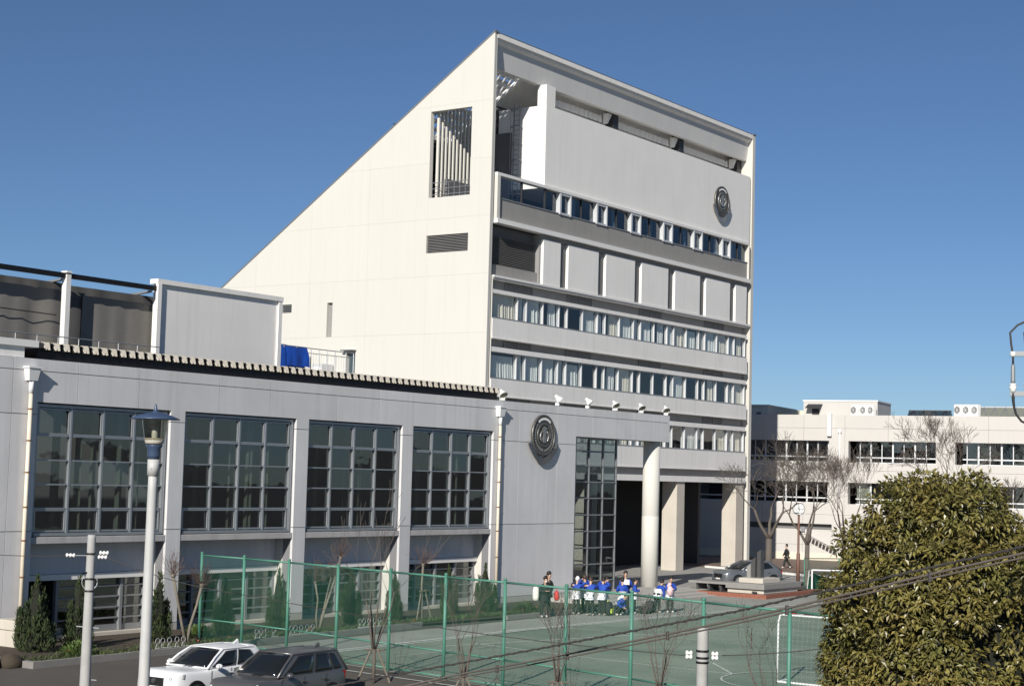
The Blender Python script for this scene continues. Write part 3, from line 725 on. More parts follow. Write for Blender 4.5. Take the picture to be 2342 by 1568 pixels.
# floodlights along the top of the wing
def flood(name, label):
    t = thing(name, label, 'floodlight', (0,0,0), 'floodlights along the wing parapet')
    m = MB(); m.box(-.12,.12,-.1,.12,0,.14); m.build('foot', 'pipe_white', t)
    m = MB()
    for s in (-1,1): m.tube([(0,0,.1),(s*.2,-.02,.18),(s*.22,-.05,.36)], .022, 6)
    m.build('yoke', 'pipe_white', t)
    m = MB(); m.lathe2([(.05,.30),(.09,.28),(.1,.16),(.16,.08),(.23,-.1),(.245,-.12),(.2,-.1),(.05,.1)], 18); m.v = [(x,y,z) for x,y,z in m.v]
    hd = m.build('reflector', 'pipe_white', t, True); hd.location = (0,-.06,.36); hd.rotation_euler = (R(-42), R(-12), 0)
    m = MB(); m.lathe([(.22,-.105),(.225,-.12),(.12,-.14)], 18); ln = m.build('lens', 'glass_lamp', hd, True)
    return t
FX = [63.45,68.15,70.95,73.55,76.2,78.85]
FL = ['white floodlight at the right end of the folded roof, above the second downpipe', 'white floodlight on the parapet just right of the crest', 'white floodlight second to the right of the crest on the parapet', 'white floodlight on the parapet above the glazed stair bay', 'white floodlight second from the free end of the canopy beam', 'white floodlight at the free end of the canopy beam']
f0 = flood('floodlight', FL[0])
for i, (x, l) in enumerate(zip(FX, FL)):
    o = f0 if i == 0 else copy_tree(f0); o['label'] = l; place(o, (x,45.1,9.49), [-.5,.5,.2,-.5,-.6,-.8][i], .86)
# ================= rooftop of the wing =================
pb = thing('rooftop_plant_room', 'windowless grey box standing on the roof behind the folded eave', 'plant room', (49.8,52,9.9))
m = MB(); m.box(46.25,53.4,50.0,50.3,9.7,13.3); m.build('wall', 'facade_white', pb)
MB().box(46.1,53.45,49.88,50.35,13.305,13.5).build('coping', 'facade_white', pb)
MB().box(53.2,53.42,49.9,49.995,9.8,13.3).build('corner_trim', 'facade_white', pb); MB().box(46.1,46.3,49.86,49.995,9.8,13.3).build('corner_trim', 'facade_white', pb)
ns = thing('rooftop_net_screen', 'dark net curtains hung from a black beam between white posts on the roof', 'net screen', (41,50.5,9.8))
MB().box(24,46.2,49.95,50.15,13.02,13.2).build('beam', 'black_metal', ns)
for x in (31.4,36.5,41.6): 
    MB().box(x-.11,x+.11,49.9,50.15,9.8,13.15).build('post', 'trim_white', ns)
    MB().box(x-.13,x+.13,49.87,50.2,13.21,13.28).build('post_cap', 'trim_white', ns)
for x in (31.4,36.5,41.6,46.0):
    m = MB(); m.prism([(50.2,12.95),(55.6,12.4),(55.6,12.6),(50.2,13.02)], 'x', x-.08, x+.08); m.build('rafter', 'frame_grey', ns)
MB().box(24,46.2,55.6,55.8,12.55,12.75).build('rear_beam', 'frame_grey', ns)
MB().box(24,46.2,55.7,55.9,9.8,10.2).build('rear_kerb', 'roof_metal', ns)
for i, (a, b, mt, y, zt) in enumerate(((24,31.6,'net_brown',50.5,12.5),(31.4,36.9,'net_brown',50.5,12.5),(36.5,42.0,'net_brown',50.5,12.3),(36.6,42.1,'net_dark',50.75,12.6),(42.0,43.0,'net_dark',50.6,12.3),(42.8,46.7,'net_brown',50.45,12.2),(41.6,46.9,'net_dark',50.75,12.55),(24,36.8,'net_dark',50.8,12.6))):
    curtain_mesh(a, b, y, 9.85, zt+.3, .035, 1.15, i+40, 0).build('net_curtain', mt, ns, True)
for a, b in ((31.6,36.3),(36.7,41.4)): MB().tube([(a,50.3,11.66),(b,50.3,11.6)], .02, 5).build('cross_cable', 'black_metal', ns)
rl = thing('roof_railing', 'thin grey guard rail in front of the net screen on the roof', 'railing', (40,49.6,9.8))
for z in (10.72,): MB().tube([(30,49.6,z),(46.1,49.6,z)], .022, 6).build('rail', 'steel', rl)
MB().tube([(30,49.6,10.38),(46.1,49.6,10.38)], .016, 6).build('rail', 'steel', rl)
for i in range(17): x = 30.2+i*.98; MB().tube([(x,49.6,9.8),(x,49.6,10.72)], .018, 6).build('baluster', 'steel', rl)
wr = thing('roof_railing', 'metal railing running from the blue tarpaulin towards the roof door', 'railing', (62,56,10))
MB().tube([(59.3,55.3,11.99),(64.6,55.3,11.99)], .025, 6).build('rail', 'steel', wr)
MB().tube([(59.3,55.3,11.75),(64.6,55.3,11.75)], .018, 6).build('rail', 'steel', wr)
for x in (59.4,60.3,61.36,61.98,62.58,63.17,64.0,64.6): MB().tube([(x,55.3,10.1),(x,55.3,11.99)], .028, 6).build('post', 'steel', wr)
for i in range(26): MB().tube([(59.5+i*.19,55.32,10.3),(59.5+i*.19,55.32,11.75)], .01, 4).build('baluster', 'steel', wr)
tp = thing('tarpaulin', 'bright blue tarpaulin draped over the roof railing', 'tarpaulin', (60,55.3,10))
for i, (a, b, z0, z1, y) in enumerate(((58.9,59.6,10.75,12.05,55.2),(59.5,61.05,11.0,12.03,55.15),(58.8,60.9,10.55,11.2,55.27))):
    m = curtain_mesh(a, b, y, z0, z1, .03, .6, i+80, .05); n0 = len(m.v)//3
    for k in range(n0): m.v[k*3+2] = (m.v[k*3+2][0], 55.31, m.v[k*3+2][2]); 
    m.build('flap', 'tarp_blue', tp, True)
for i in range(9): MB().box(59.6+i*.13,59.63+i*.13,55.4,55.43,10.1,10.6).build('frame_bar', 'frame_grey', tp)
rc = thing('roof_cabinet', 'pale grey cabinet on the roof against the tower wall', 'cabinet', (74.5,66.2,10))
MB().box(73.9,74.9,65.7,66.5,9.9,12.3).build('casing', 'frame_light', rc, bevel=.02); MB().box(73.88,73.9,65.8,66.4,10.0,12.1).build('door', 'facade_white', rc)
mk = thing('roof_machine', 'low dark machine on the roof beside the blue tarpaulin', 'machine', (61,55.9,10.1))
m = MB(); m.box(60.7,62.2,55.6,56.4,10.0,10.45); m.build('casing', 'dark_metal', mk, bevel=.05); m = MB(); m.box(61.0,61.5,55.7,56.2,10.46,10.7); m.build('housing', 'frame_grey', mk, bevel=.04)
# ================= right-hand classroom block =================
KK = 1.014
def Ux(u): return -u*KK
def Zx(z): return 6+(z-6)*KK
P0 = (111.5*1.09, 52.5*1.09)
def rthing(name, label, cat, group=None):
    t = thing(name, label, cat, (0,0,0), group); return t
rb = rthing('classroom_block', 'white three-storey classroom block with rows of recessed dark windows', 'building')
g1 = (-8.5, Ux(-2.31)); g2 = (Ux(-3.83), Ux(-10.52)); g3 = (Ux(-11.94), 21.0)
rowA = (Zx(7.70), Zx(9.36)); rowB = (Zx(4.5), Zx(6.15)); hol = []
for g in (g1,g2,g3):
    for r_ in (rowA,rowB): hol.append((g[0],g[1],r_[0],r_[1]))
hol.append((-6.0, Ux(-2.59), 2.4, 2.85))
panel_wall([-9,-6,-3,.3,3.6,7.0,10.9,14.6,18,21.5], [0,1.2,3.6,Zx(7.1),Zx(10.33),Zx(11.37)], hol, 'y', 0, .12, 'wall_panel', 'block_white', rb, .008)
m = MB(); rs = [(-9,21.5,0,Zx(11.36))]
for h in hol: rs = rect_sub(rs, h)
for (a, b, c, d) in rs: m.box(a,b,.125,.75,c,d)
m.build('core_wall', 'block_white', rb)
MB().box(-9,21.5,.76,14,Zx(11.0),Zx(11.2)).build('roof_deck', 'roof_metal', rb)
MB().box(-9,21.5,4,4.2,0,Zx(10.9)).build('partition', 'interior', rb)
for z in (Zx(4.2),Zx(7.4)): MB().box(-9,21.5,.76,3.9,z-.2,z).build('floor_slab', 'interior_mid', rb)
for e in (-9,21.3): MB().box(e,e+.2,.76,14,0,Zx(11.3)).build('end_wall', 'block_white', rb)
for gi, g in enumerate((g1,g2,g3)):
    for ri, r_ in enumerate((rowA,rowB)):
        x0, x1 = g[0]+(.5 if gi else 0), g[1]-.0
        wo = MB().box(x0,x1,.5,.62,r_[0],r_[0]+.06).build('window', 'frame_light', rb)
        zt = r_[0]+.42
        MB().box(x0,x1,.5,.6,zt-.05,zt+.05).build('transom', 'frame_light', wo)
        x = x0+.33 if gi else x1-.1-9*.86; k = 0
        xs = [x0]
        while x < x1-.02:
            wd = .035 if k % 2 == 0 else .065
            MB().box(x-wd,x+wd,.47,.495,r_[0]+.061,r_[1]-.01).build('mullion', 'frame_light', wo); xs.append(x); x += .855; k += 1
        xs.append(x1)
        for p, q in zip(xs[:-1], xs[1:]):
            if q-p > .15: pane(p+.01, q-.01, r_[0]+.07, r_[1]-.01, .55, wo, 'glass_dark')
        if gi == 1 and ri == 1:
            curtain_mesh(x0+.05, x0+1.1, .8, r_[0]+.1, r_[1], .05, .2, 5).build('curtain', 'curtain_cream', wo)
MB().box(-6,Ux(-2.59),.5,.6,2.4,2.85).build('slit_window', 'strip_dark', rb)
MB().box(Ux(-2.2),Ux(-2.54),-.3,-.005,Zx(9.69),Zx(11.5)).build('duct', 'pipe_white', rb, bevel=.06)
MB().lathe([(.07,Zx(4.2)),(.07,Zx(10.13))], 10, (Ux(-3.17),-.09,0)).build('downpipe', 'pipe_white', rb, True)
MB().box(Ux(-3.05),Ux(-3.3),-.2,-.005,Zx(10.0),Zx(10.25)).build('hopper', 'pipe_white', rb)
MB().box(-9,21.5,-.03,-.001,0,.55).build('plinth', 'beige_wall', rb)
for i in range(9):
    m = MB(); m.prism([(.6+i*.28,2.05-i*.13),(.6+i*.28+.2,1.96-i*.13),(.6+i*.28+.2,1.93-i*.13),(.6+i*.28,2.02-i*.13)], 'y', -.9, -.02); m.build('shadow_slat', 'concrete', rb)  # added slats standing in for a handrail's striped shadow on the wall
MB().box(.2,.5,-.14,-.01,2.2,2.6).build('meter_box', 'frame_grey', rb)
place(rb, (*P0,0), R(-80))
ph = rthing('stair_penthouse', 'white stair penthouse with dark door canopy on the classroom block roof', 'penthouse')
m = MB(); m.box(Ux(1.08),Ux(-4.95),5,10,Zx(11.2),Zx(12.66)); m.build('wall', 'block_white', ph)
MB().box(Ux(1.08)-.05,Ux(-4.95)+.05,4.95,10.05,Zx(12.665),Zx(12.77)).build('coping', 'facade_white', ph)
MB().box(Ux(.35),Ux(-.22),4.93,4.99,Zx(11.2),Zx(12.05)).build('door', 'dark_metal', ph)
m = MB(); m.add([(Ux(.75),4.2,Zx(12.12)),(Ux(-.35),4.2,Zx(12.12)),(Ux(-.5),4.99,Zx(12.45)),(Ux(.7),4.99,Zx(12.45)),(Ux(.75),4.2,Zx(12.07)),(Ux(-.35),4.2,Zx(12.07)),(Ux(-.5),4.99,Zx(12.4)),(Ux(.7),4.99,Zx(12.4))],[(0,1,2,3),(7,6,5,4),(0,4,5,1),(1,5,6,2),(3,2,6,7),(0,3,7,4)]); m.build('door_canopy', 'dark_metal', ph)
place(ph, (*P0,0), R(-80))
def ac(x, y, label, grp):
    t = rthing('air_conditioner_unit', label, 'air conditioner', grp)
    z0 = Zx(11.2); m = MB(); m.box(-.32,.32,-.18,.2,0,1.05); m.build('casing', 'facade_white', t, bevel=.02)
    m = MB(); m.tube([(0,-.2,.62),(0,-.185,.62)], .27, 20); m.build('fan_grille', 'frame_grey', t)
    for k in range(6):
        a = k*1.047; m = MB(); m.tube([(0,-.21,.62),(.25*math.cos(a),-.21,.62+.25*math.sin(a))], .012, 4); m.build('grille_bar', 'facade_white', t)
    MB().box(-.3,.3,-.15,.18,-.12,-.005).build('stand', 'frame_grey', t)
    c, s = math.cos(R(-80)), math.sin(R(-80)); place(t, (P0[0]+x*c-y*s, P0[1]+x*s+y*c, z0+.13), R(-80)-.5)
ox = [3.35,4.1,4.7]; pos = ['left','middle','right']
for x, p_ in zip(ox, pos): ac(x, 4.3, '%s of the three white outdoor units beside the stair penthouse' % p_, 'outdoor units on the classroom block roof')
for x, p_ in zip((11.9,12.55,13.2), pos): ac(x, 2.6, '%s of the three white outdoor units between the two glazed skylights' % p_, 'outdoor units on the classroom block roof')
def skylight(x0, x1, y0, zt, label, dark):
    t = rthing('skylight', label, 'skylight'); z0 = Zx(11.2)
    m = MB(); m.prism([(y0,z0),(y0+2.4,z0),(y0+1.2,zt)], 'x', x0+.02, x1-.02); m.build('glazing', 'skylight_blue' if dark else 'curtain_green', t)
    MB().box(x0,x1,y0+1.1,y0+1.3,zt-.04,zt+.05).build('ridge', 'steel' if not dark else 'dark_metal', t)
    n = int((x1-x0)/.75)
    for k in range(n):
        a = x0+(x1-x0)*k/n; b = x0+(x1-x0)*(k+1)/n; c = (a+b)/2
        for p, q in (((a,y0-.03,z0),(c,y0+1.15,zt)),((c,y0+1.15,zt),(b,y0-.03,z0))): MB().tube([p,q], .05, 5).build('strut', 'dark_metal' if dark else 'frame_grey', t)
    place(t, (*P0,0), R(-80))
skylight(Ux(-7.61), Ux(-10.9), 3.0, Zx(11.92), 'low dark blue glazed skylight with zigzag struts on the roof', True)
skylight(Ux(-13.0), 20.5, 3.2, Zx(12.25), 'long pale glazed skylight with zigzag steel struts at the right edge of the roof', False)
bb = rthing('beige_building', 'low beige building showing behind the right edge of the white tower', 'building')
m = MB(); m.box(-14,-5.9,11,20,0,12.6); m.build('wall', 'beige_wall', bb)
m = MB(); m.box(-14.1,-5.8,10.9,20.1,12.605,12.75); m.build('coping', 'beige_wall', bb)
m = MB(); m.box(-5.89,-2.9,14,20,0,12.4); m.build('side_wing', 'beige_wall', bb)
MB().box(-3.3,-2.95,13.6,13.98,11.6,12.6).build('chimney', 'beige_wall', bb)
MB().box(-6.9,-6.5,10.95,10.99,11.8,12.1).build('vent', 'strip_dark', bb)
place(bb, (*P0,0), R(-80))
# ================= green court fence =================
def mesh_wires(a, b, z0, z1, sp, r):
    """straight diagonal wires of a chain-link panel between two posts"""
    a, b = Vector(a), Vector(b); d = (b-a); L = d.length; d.normalize(); h = z1-z0; m = MB(); nrm = Vector((-d.y, d.x, 0))
    for s in (1,-1):
        c = -h if s > 0 else 0
        while c < (L if s > 0 else L+h):
            t0, t1 = (max(0,-c), min(h, L-c)) if s > 0 else (max(0, c-L), min(h, c))
            if t1-t0 > .05:
                p = a+d*(c+s*t0); q = a+d*(c+s*t1); o = nrm*(.006*s)
                m.tube([(p.x+o.x,p.y+o.y,z0+t0),(q.x+o.x,q.y+o.y,z0+t1)], r, 3, False)
            c += sp
    return m
fp = [(41.1,41.7),(40.95,39.55),(40.6,37.2),(40.15,34.7),(39.7,32.2),(39.25,29.75),(38.8,27.3),(38.3,24.9),(37.75,22.5),(37.05,20.0),(36.3,17.3),(35.5,14.7),(34.7,12.1),(33.9,9.5)]
fe = thing('court_fence', 'tall green chain-link fence along the left side of the sports court', 'fence', (39,28,0))
for x, y in fp:
    po = MB().lathe([(.05,gh(x,y)-.1),(.05,3.04)], 10, (x,y,0)).build('post', 'fence_green', fe, True)
    MB().lathe([(.058,3.04),(.058,3.07),(.03,3.1)], 10, (x,y,0)).build('cap', 'fence_green', po, True)
for a, b in zip(fp[:-1], fp[1:]):
    A, B = Vector((*a,0)), Vector((*b,0)); d = (B-A).normalized()*.055
    for z, r in ((2.98,.032),(.82,.026),(.1,.024)):
        MB().tube([(A.x+d.x,A.y+d.y,z),(B.x-d.x,B.y-d.y,z)], r, 8).build('rail', 'fence_green', fe, True)
    tag(mesh_wires((A.x+d.x,A.y+d.y,0), (B.x-d.x,B.y-d.y,0), .1, 2.98, .1, .0034).build('wire_mesh', 'wire_green', fe), kind='stuff')
f2 = thing('corner_fence', 'low green wire fence with top rail beside the clock post', 'fence', (89,40.5,0))
fq = [(88.3,41.2),(90.2,39.9),(92.2,38.5),(94.2,37.1)]
for x, y in fq: MB().lathe([(.035,0),(.035,1.75)], 8, (x,y,0)).build('post', 'fence_green', f2, True)
for a, b in zip(fq[:-1], fq[1:]):
    for z in (1.72,1.1): MB().tube([(*a,z),(*b,z)], .028, 6).build('rail', 'dark_metal', f2, True)
    tag(mesh_wires((*a,0), (*b,0), .05, 1.7, .1, .003).build('wire_mesh', 'wire_green', f2), kind='stuff')
# small practice goal with green net behind
g2_ = thing('practice_goal', 'small white-framed goal with sagging dark green net beside the corner fence', 'goal', (87,39,0))
A, B = Vector((86.2,39.75,0)), Vector((87.6,37.6,0)); bk = Vector((1.0,.75,0))
MB().tube([(A.x,A.y,0),(A.x,A.y,1.2)], .045, 8).build('post', 'goal_white', g2_); MB().tube([(B.x,B.y,0),(B.x,B.y,1.2)], .045, 8).build('post', 'goal_white', g2_)
MB().tube([(A.x,A.y,1.2),(B.x,B.y,1.2)], .045, 8).build('crossbar', 'goal_white', g2_)
for P in (A,B): MB().tube([(P.x,P.y,1.2),(P.x+bk.x*.6,P.y+bk.y*.6,1.15),(P.x+bk.x,P.y+bk.y,.0)], .03, 6).build('stay', 'goal_white', g2_)
MB().tube([(A.x+bk.x,A.y+bk.y,.03),(B.x+bk.x,B.y+bk.y,.03)], .03, 6).build('base_bar', 'goal_white', g2_)
m = MB(); n = 16; vs = []
for i in range(n+1):
    p = A.lerp(B, i/n); sag = .1*math.sin(i/n*3.14)
    vs += [(p.x+.1,p.y+.08,1.05-sag*3-.3*i/n*0),(p.x+bk.x*.5,p.y+bk.y*.5,.75-sag),(p.x+bk.x,p.y+bk.y,.05)]
m.add(vs, [(3*i+k,3*i+3+k,3*i+4+k,3*i+1+k) for i in range(n) for k in range(2)]); m.build('net', 'net_green', g2_, True)
# handball goal
hg = thing('handball_goal', 'handball goal with red and white striped front frame behind the green fence', 'goal', (46.8,21,0))
gx0, gy0, gy1, gxb = 47.05, 22.4, 19.4, 46.2
def striped(p, q, n, nm):
    p, q = Vector(p), Vector(q)
    o = None
    for i in range(n):
        m = MB(); m.tube([p.lerp(q, i/n), p.lerp(q, (i+1)/n)], .042, 8); c = m.build(nm if o is None else 'stripe', 'goal_red' if i % 2 == 0 else 'goal_white', hg if o is None else o, True); o = o or c
striped((gx0,gy0,2.05), (gx0,gy0,0), 9, 'post'); striped((gx0,gy1,2.05), (gx0,gy1,0), 9, 'post'); striped((gx0,gy0,2.05), (gx0,gy1,2.05), 13, 'crossbar')
for y in (gy0,gy1):
    MB().tube([(gx0,y,2.05),(gxb+.15,y,2.03),(gxb+.03,y,1.8),(gxb,y,.05)], .03, 8).build('stay', 'goal_white', hg, True)
    MB().tube([(gx0,y,.04),(gxb,y,.04)], .03, 8).build('ground_bar', 'goal_white', hg)
MB().tube([(gxb,gy0,.04),(gxb,gy1,.04)], .03, 8).build('ground_bar', 'goal_white', hg)
MB().tube([(gxb+.15,gy0,2.03),(gxb+.15,gy1,2.03)], .03, 8).build('rear_bar', 'goal_white', hg)
nm_ = MB()
for i in range(20):
    y = lerp(gy0, gy1, i/19); nm_.tube([(gxb+.15,y,2.03),(gxb+.02,y,1.2),(gxb,y,.05)], .0022, 3, False)
for k in range(13): z = .1+k*.15; nm_.tube([(gxb+.03,gy0,z),(gxb+.03,gy1,z)], .0022, 3, False)
tag(nm_.build('net', 'steel', hg), kind='stuff')
# ================= lamp, poles, cables =================
lx, ly = 21.75, 23.45; lz = -.6
lp = thing('street_lamp', 'tall pale street lamp post with a wide blue hat-shaped cap', 'street lamp', (lx,ly,lz))
MB().lathe([(.112,lz),(.108,1.5),(.086,5.55),(.082,6.0)], 20, (lx,ly,0)).build('post', 'pole_white', lp, True)
MB().lathe([(.11,5.82),(.11,6.12)], 20, (lx,ly,0)).build('sleeve', 'pole_white', lp, True)
for a in range(3): MB().tube([(lx+.1*math.cos(a*2+3.6),ly+.1*math.sin(a*2+3.6),5.95),(lx+.125*math.cos(a*2+3.6),ly+.125*math.sin(a*2+3.6),5.95)], .012, 6).build('bolt', 'steel', lp)
MB().lathe([(.105,6.125),(.125,6.2),(.12,6.32),(.16,6.37),(.16,6.39)], 24, (lx,ly,0)).build('collar', 'lamp_blue', lp, True)
MB().lathe2([(.15,6.395),(.19,6.5),(.235,6.78),(.24,6.86)], 24, (lx,ly,0)).build('lantern_glass', 'glass_lamp', lp, True)
MB().lathe([(.05,6.4),(.06,6.6),(.045,6.75)], 12, (lx,ly,0)).build('bulb', 'porcelain', lp, True)
MB().lathe([(.13,6.4),(.17,6.42),(.19,6.52)], 20, (lx,ly,0)).build('inner_bowl', 'concrete_warm', lp, True)
MB().lathe([(.25,6.865),(.46,6.87),(.46,6.885),(.3,6.95),(.14,6.99),(.06,7.0),(.035,7.06),(.02,7.13),(.008,7.16)], 32, (lx,ly,0)).build('cap', 'lamp_blue', lp, True)
def insulator(t, c, ax, n=3):
    c = Vector(c); ax = Vector(ax).normalized(); pts = []; rr = []
    for k in range(n):
        for dd, r in ((0,.022),(.015,.044),(.04,.044),(.055,.022)): pts.append(c+ax*(k*.07+dd)); rr.append(r)
    MB().tube(pts, rr, 12).build('insulator', 'porcelain', t, True)
px_, py_ = 23.6, 27.2
up = thing('utility_pole', 'slim grey concrete pole with steps standing left of the blue-capped lamp', 'utility pole', (px_,py_,-.6))
MB().lathe([(.125,-.6),(.115,1.0),(.085,4.45),(.08,4.53)], 16, (px_,py_,0)).build('pole', 'pole_concrete', up, True)
for z in (4.12,3.6,3.35): MB().lathe([(.1,z),(.1,z+.04)], 16, (px_,py_,0)).build('band', 'dark_metal', up, True)
insulator(up, (23.36,27.4,4.1), (-.65,.75,0)); insulator(up, (23.7,27.1,4.07), (.75,-.65,0)); insulator(up, (23.72,27.08,4.16), (.75,-.65,0))
MB().tube([(23.6,27.2,4.1),(23.36,27.4,4.1)], .012, 5).build('tie', 'steel', up)
m = MB(); m.tube([(23.6+.16*math.cos(a*math.pi/10)*.7,27.2-.16*math.cos(a*math.pi/10)*.7,3.55+.16*math.sin(a*math.pi/10)) for a in range(21)], .01, 6); m.build('wire_coil', 'steel', up, True)
for z, s in ((2.62,1),(2.62,-1),(1.55,1)): MB().tube([(px_,py_,z),(px_+s*.17,py_-s*.15,z-.02*s)], .014, 6).build('step_bolt', 'steel', up)
MB().tube([(px_-.08,py_,3.75),(px_-.2,py_+.02,3.73)], .02, 5).build('bracket', 'black_metal', up)
def cable(name, pts, r, mtl, label, sag=0, seg=14, twist=None):
    P = [Vector(p) for p in pts]; out = []
    for a, b in zip(P[:-1], P[1:]):
        for i in range(seg):
            t = i/seg; q = a.lerp(b, t); q.z -= 4*sag*t*(1-t); out.append(q)
    out.append(P[-1]); m = MB(); m.tube(out, r, 6)
    if twist:
        n = len(out)*6; hp = []
        for i in range(n+1):
            f = i/n*(len(out)-1); k = min(int(f), len(out)-2); q = out[k].lerp(out[k+1], f-k); a = i*1.3
            hp.append((q.x+r*1.1*math.cos(a)*.6, q.y+r*1.1*math.cos(a)*.6, q.z+r*1.1*math.sin(a)))
        m2 = MB(); m2.tube(hp, twist, 5)
        t = thing(name, label, 'cable', tuple(out[0])); m.build('strand', mtl, t, True); m2.build('lashing', mtl, t, True); return t
    o = m.build(name, mtl, None, True); return tag(o, label, 'cable')
cable('overhead_cable', [(16.3,19.9,1.6),(18.14,15.71,2.96),(17.39,11.78,3.84),(16.44,8.47,4.59),(15.22,4.92,5.48),(14.0,2.0,6.2)], .012, 'cable', 'upper dark lashed cable crossing in front of the fence and the evergreen tree', 0, 14, .007)
t = thing('overhead_cable', 'lower thick brown double cable crossing in front of the fence and the evergreen tree', 'cable', (17.8,12,3.6))
base = [(17.2,19.9,1.5),(18.78,14.94,2.97),(17.8,12.05,3.65),(16.45,8.47,4.5),(15.22,4.92,5.42),(14.0,1.8,6.15)]
def smooth_path(P, seg=10):
    P = [Vector(p) for p in P]; out = []
    for i in range(len(P)-1):
        p0, p1, p2, p3 = P[max(i-1,0)], P[i], P[i+1], P[min(i+2,len(P)-1)]
        for k in range(seg):
            u = k/seg; out.append(.5*((2*p1)+(p2-p0)*u+(2*p0-5*p1+4*p2-p3)*u*u+(3*p1-p0-3*p2+p3)*u**3))
    return out+[P[-1]]
sp = smooth_path(base)
MB().tube(sp, .014, 6).build('strand', 'cable_brown', t, True); MB().tube([(p.x,p.y,p.z-.04) for p in sp], .011, 6).build('strand', 'cable_brown', t, True)
for i in range(2,len(sp)-1,5): MB().tube([sp[i]-Vector((0,0,.07)), sp[i]+Vector((0,0,.03))], .02, 6).build('spacer_clip', 'cable', t)
cable('overhead_cable', [(10,38.3,4.15),(22.19,28.35,4.09),(23.36,27.4,4.1)], .008, 'cable', 'thin wire running left from the slim concrete pole', .02)
cable('overhead_cable', [(23.78,27.05,4.1),(25.6,24.4,3.35),(26.28,14.5,2.9)], .008, 'cable', 'thin pale wire sagging right from the slim concrete pole', .12)
rp = thing('utility_pole', 'short stout grey pole with white insulators in front of the green fence', 'utility pole', (26.4,14.26,-.6))
MB().lathe([(.115,-.6),(.1,3.36),(.095,3.4)], 16, (26.4,14.26,0)).build('pole', 'pole_concrete', rp, True)
for z in (2.98,2.86,2.78): MB().lathe([(.115,z),(.115,z+.035)], 16, (26.4,14.26,0)).build('band', 'black_metal', rp, True)
for dz in (0,.07): insulator(rp, (26.33,14.42,2.88+dz), (-.45,.89,0), 2); insulator(rp, (26.47,14.12,2.88+dz), (.45,-.89,0), 2)
cable('overhead_cable', [(26.55,13.95,2.93),(27.2,12.0,3.2),(28,9,3.85),(29,5,4.9)], .01, 'cable', 'single dark wire rising right from the short stout pole into the evergreen tree', .03)
# cable terminations on a crossarm at the right edge; their pole stands just outside the view
ep = thing('cable_termination_pole', 'utility pole with steel crossarms and hanging cable terminations at the right edge', 'utility pole', (17.35,4.95,-.6))
MB().lathe([(.14,-.6),(.11,8.4),(.1,8.42),(.02,8.46)], 16, (17.38,4.9,0)).build('pole', 'pole_concrete', ep, True)
for z in (7.4,6.98): MB().box(-.72,.06,-.025,.025,-.025,.025).build('crossarm', 'frame_grey', ep)
for o, z in zip([c for c in ep.children if c.name.startswith('crossarm')], (7.4,6.985)):
    o.matrix_parent_inverse = Matrix.Identity(4); o.location = (-.02,.05,z+.6); o.rotation_euler = (0,0,R(-70))
for k in range(2):
    dx, dy = .055*k, -.13*k; X, Y = 17.085+dx, 5.645+dy
    MB().tube([(X+.06,Y-.14,7.75),(X+.02,Y-.04,7.7),(X-.005,Y+.03,7.62),(X,Y+.02,7.5),(X,Y,7.38),(X,Y,7.28)], .011, 8).build('upper_cable', 'cable', ep, True)
    MB().lathe([(.014,7.29),(.02,7.27),(.023,7.12),(.026,7.095)], 12, (X,Y,0)).build('heat_shrink_sleeve', 'frame_grey', ep, True)
    MB().lathe([(.036,7.09),(.036,7.075),(.028,7.07),(.036,7.06),(.036,7.03),(.026,7.02),(.03,7.005)], 14, (X,Y,0)).build('insulator', 'porcelain', ep, True)
    MB().tube([(X,Y,6.99),(X,Y-.005,6.9),(X+.005,Y-.012,6.84),(X+.012,Y-.03,6.77),(X+.03,Y-.08,6.7),(X+.06,Y-.14,6.67)], [.02,.015,.013,.012,.012,.012], 8).build('lower_cable', 'rubber', ep, True)
    MB().lathe([(.026,7.37),(.026,7.42)], 12, (X,Y,0)).build('clamp', 'porcelain', ep, True)
# ================= monument, clock =================
mo = thing('monument', 'stone monument with three upright slanted prisms on a stepped brick-edged plinth', 'monument', (80.5,40.5,0))
nb = 0
for (p, q) in (((78.2,44.0),(78.2,38.6)),((78.2,38.6),(85.6,38.9))):
    a, b = Vector((*p,0)), Vector((*q,0)); L = (b-a).length; d = (b-a).normalized(); nn = Vector((-d.y,d.x,0))*.22; n = int(L/.42)
    for c in range(2):
        for i in range(n):
            s0, s1 = a+d*(L*(i+.5*(c))/n+.006), a+d*(min(L, L*(i+1+.5*c)/n)-.006); z0, z1 = .11*c+.004, .11*c+.108; m = MB()
            m.add([(v.x+o.x,v.y+o.y,z) for z in (z0,z1) for (v, o) in ((s0,Vector()),(s1,Vector()),(s1,nn),(s0,nn))], [(3,2,1,0),(4,5,6,7),(0,1,5,4),(1,2,6,5),(2,3,7,6),(3,0,4,7)]); m.build('brick', 'brick_red', mo)
MB().box(78.43,85.5,38.85,43.9,.02,.2).build('bed_fill', 'soil', mo)
MB().box(78.9,83.0,39.1,41.2,.2,.42).build('lower_step', 'concrete_warm', mo, bevel=.02); MB().box(78.75,83.2,39.0,41.25,.425,.72).build('middle_step', 'stone_grey', mo, bevel=.02)
MB().box(79.2,81.2,39.3,40.7,.725,.98).build('pedestal', 'concrete_warm', mo, bevel=.02)
MB().box(78.8,80.2,41.26,43.5,.58,.7).build('bench_slab', 'stone_grey', mo, bevel=.02)
for y in (41.6,42.3,43.0): MB().box(79.0,80.0,y,y+.12,.2,.575).build('bench_leg', 'stone_dark', mo)
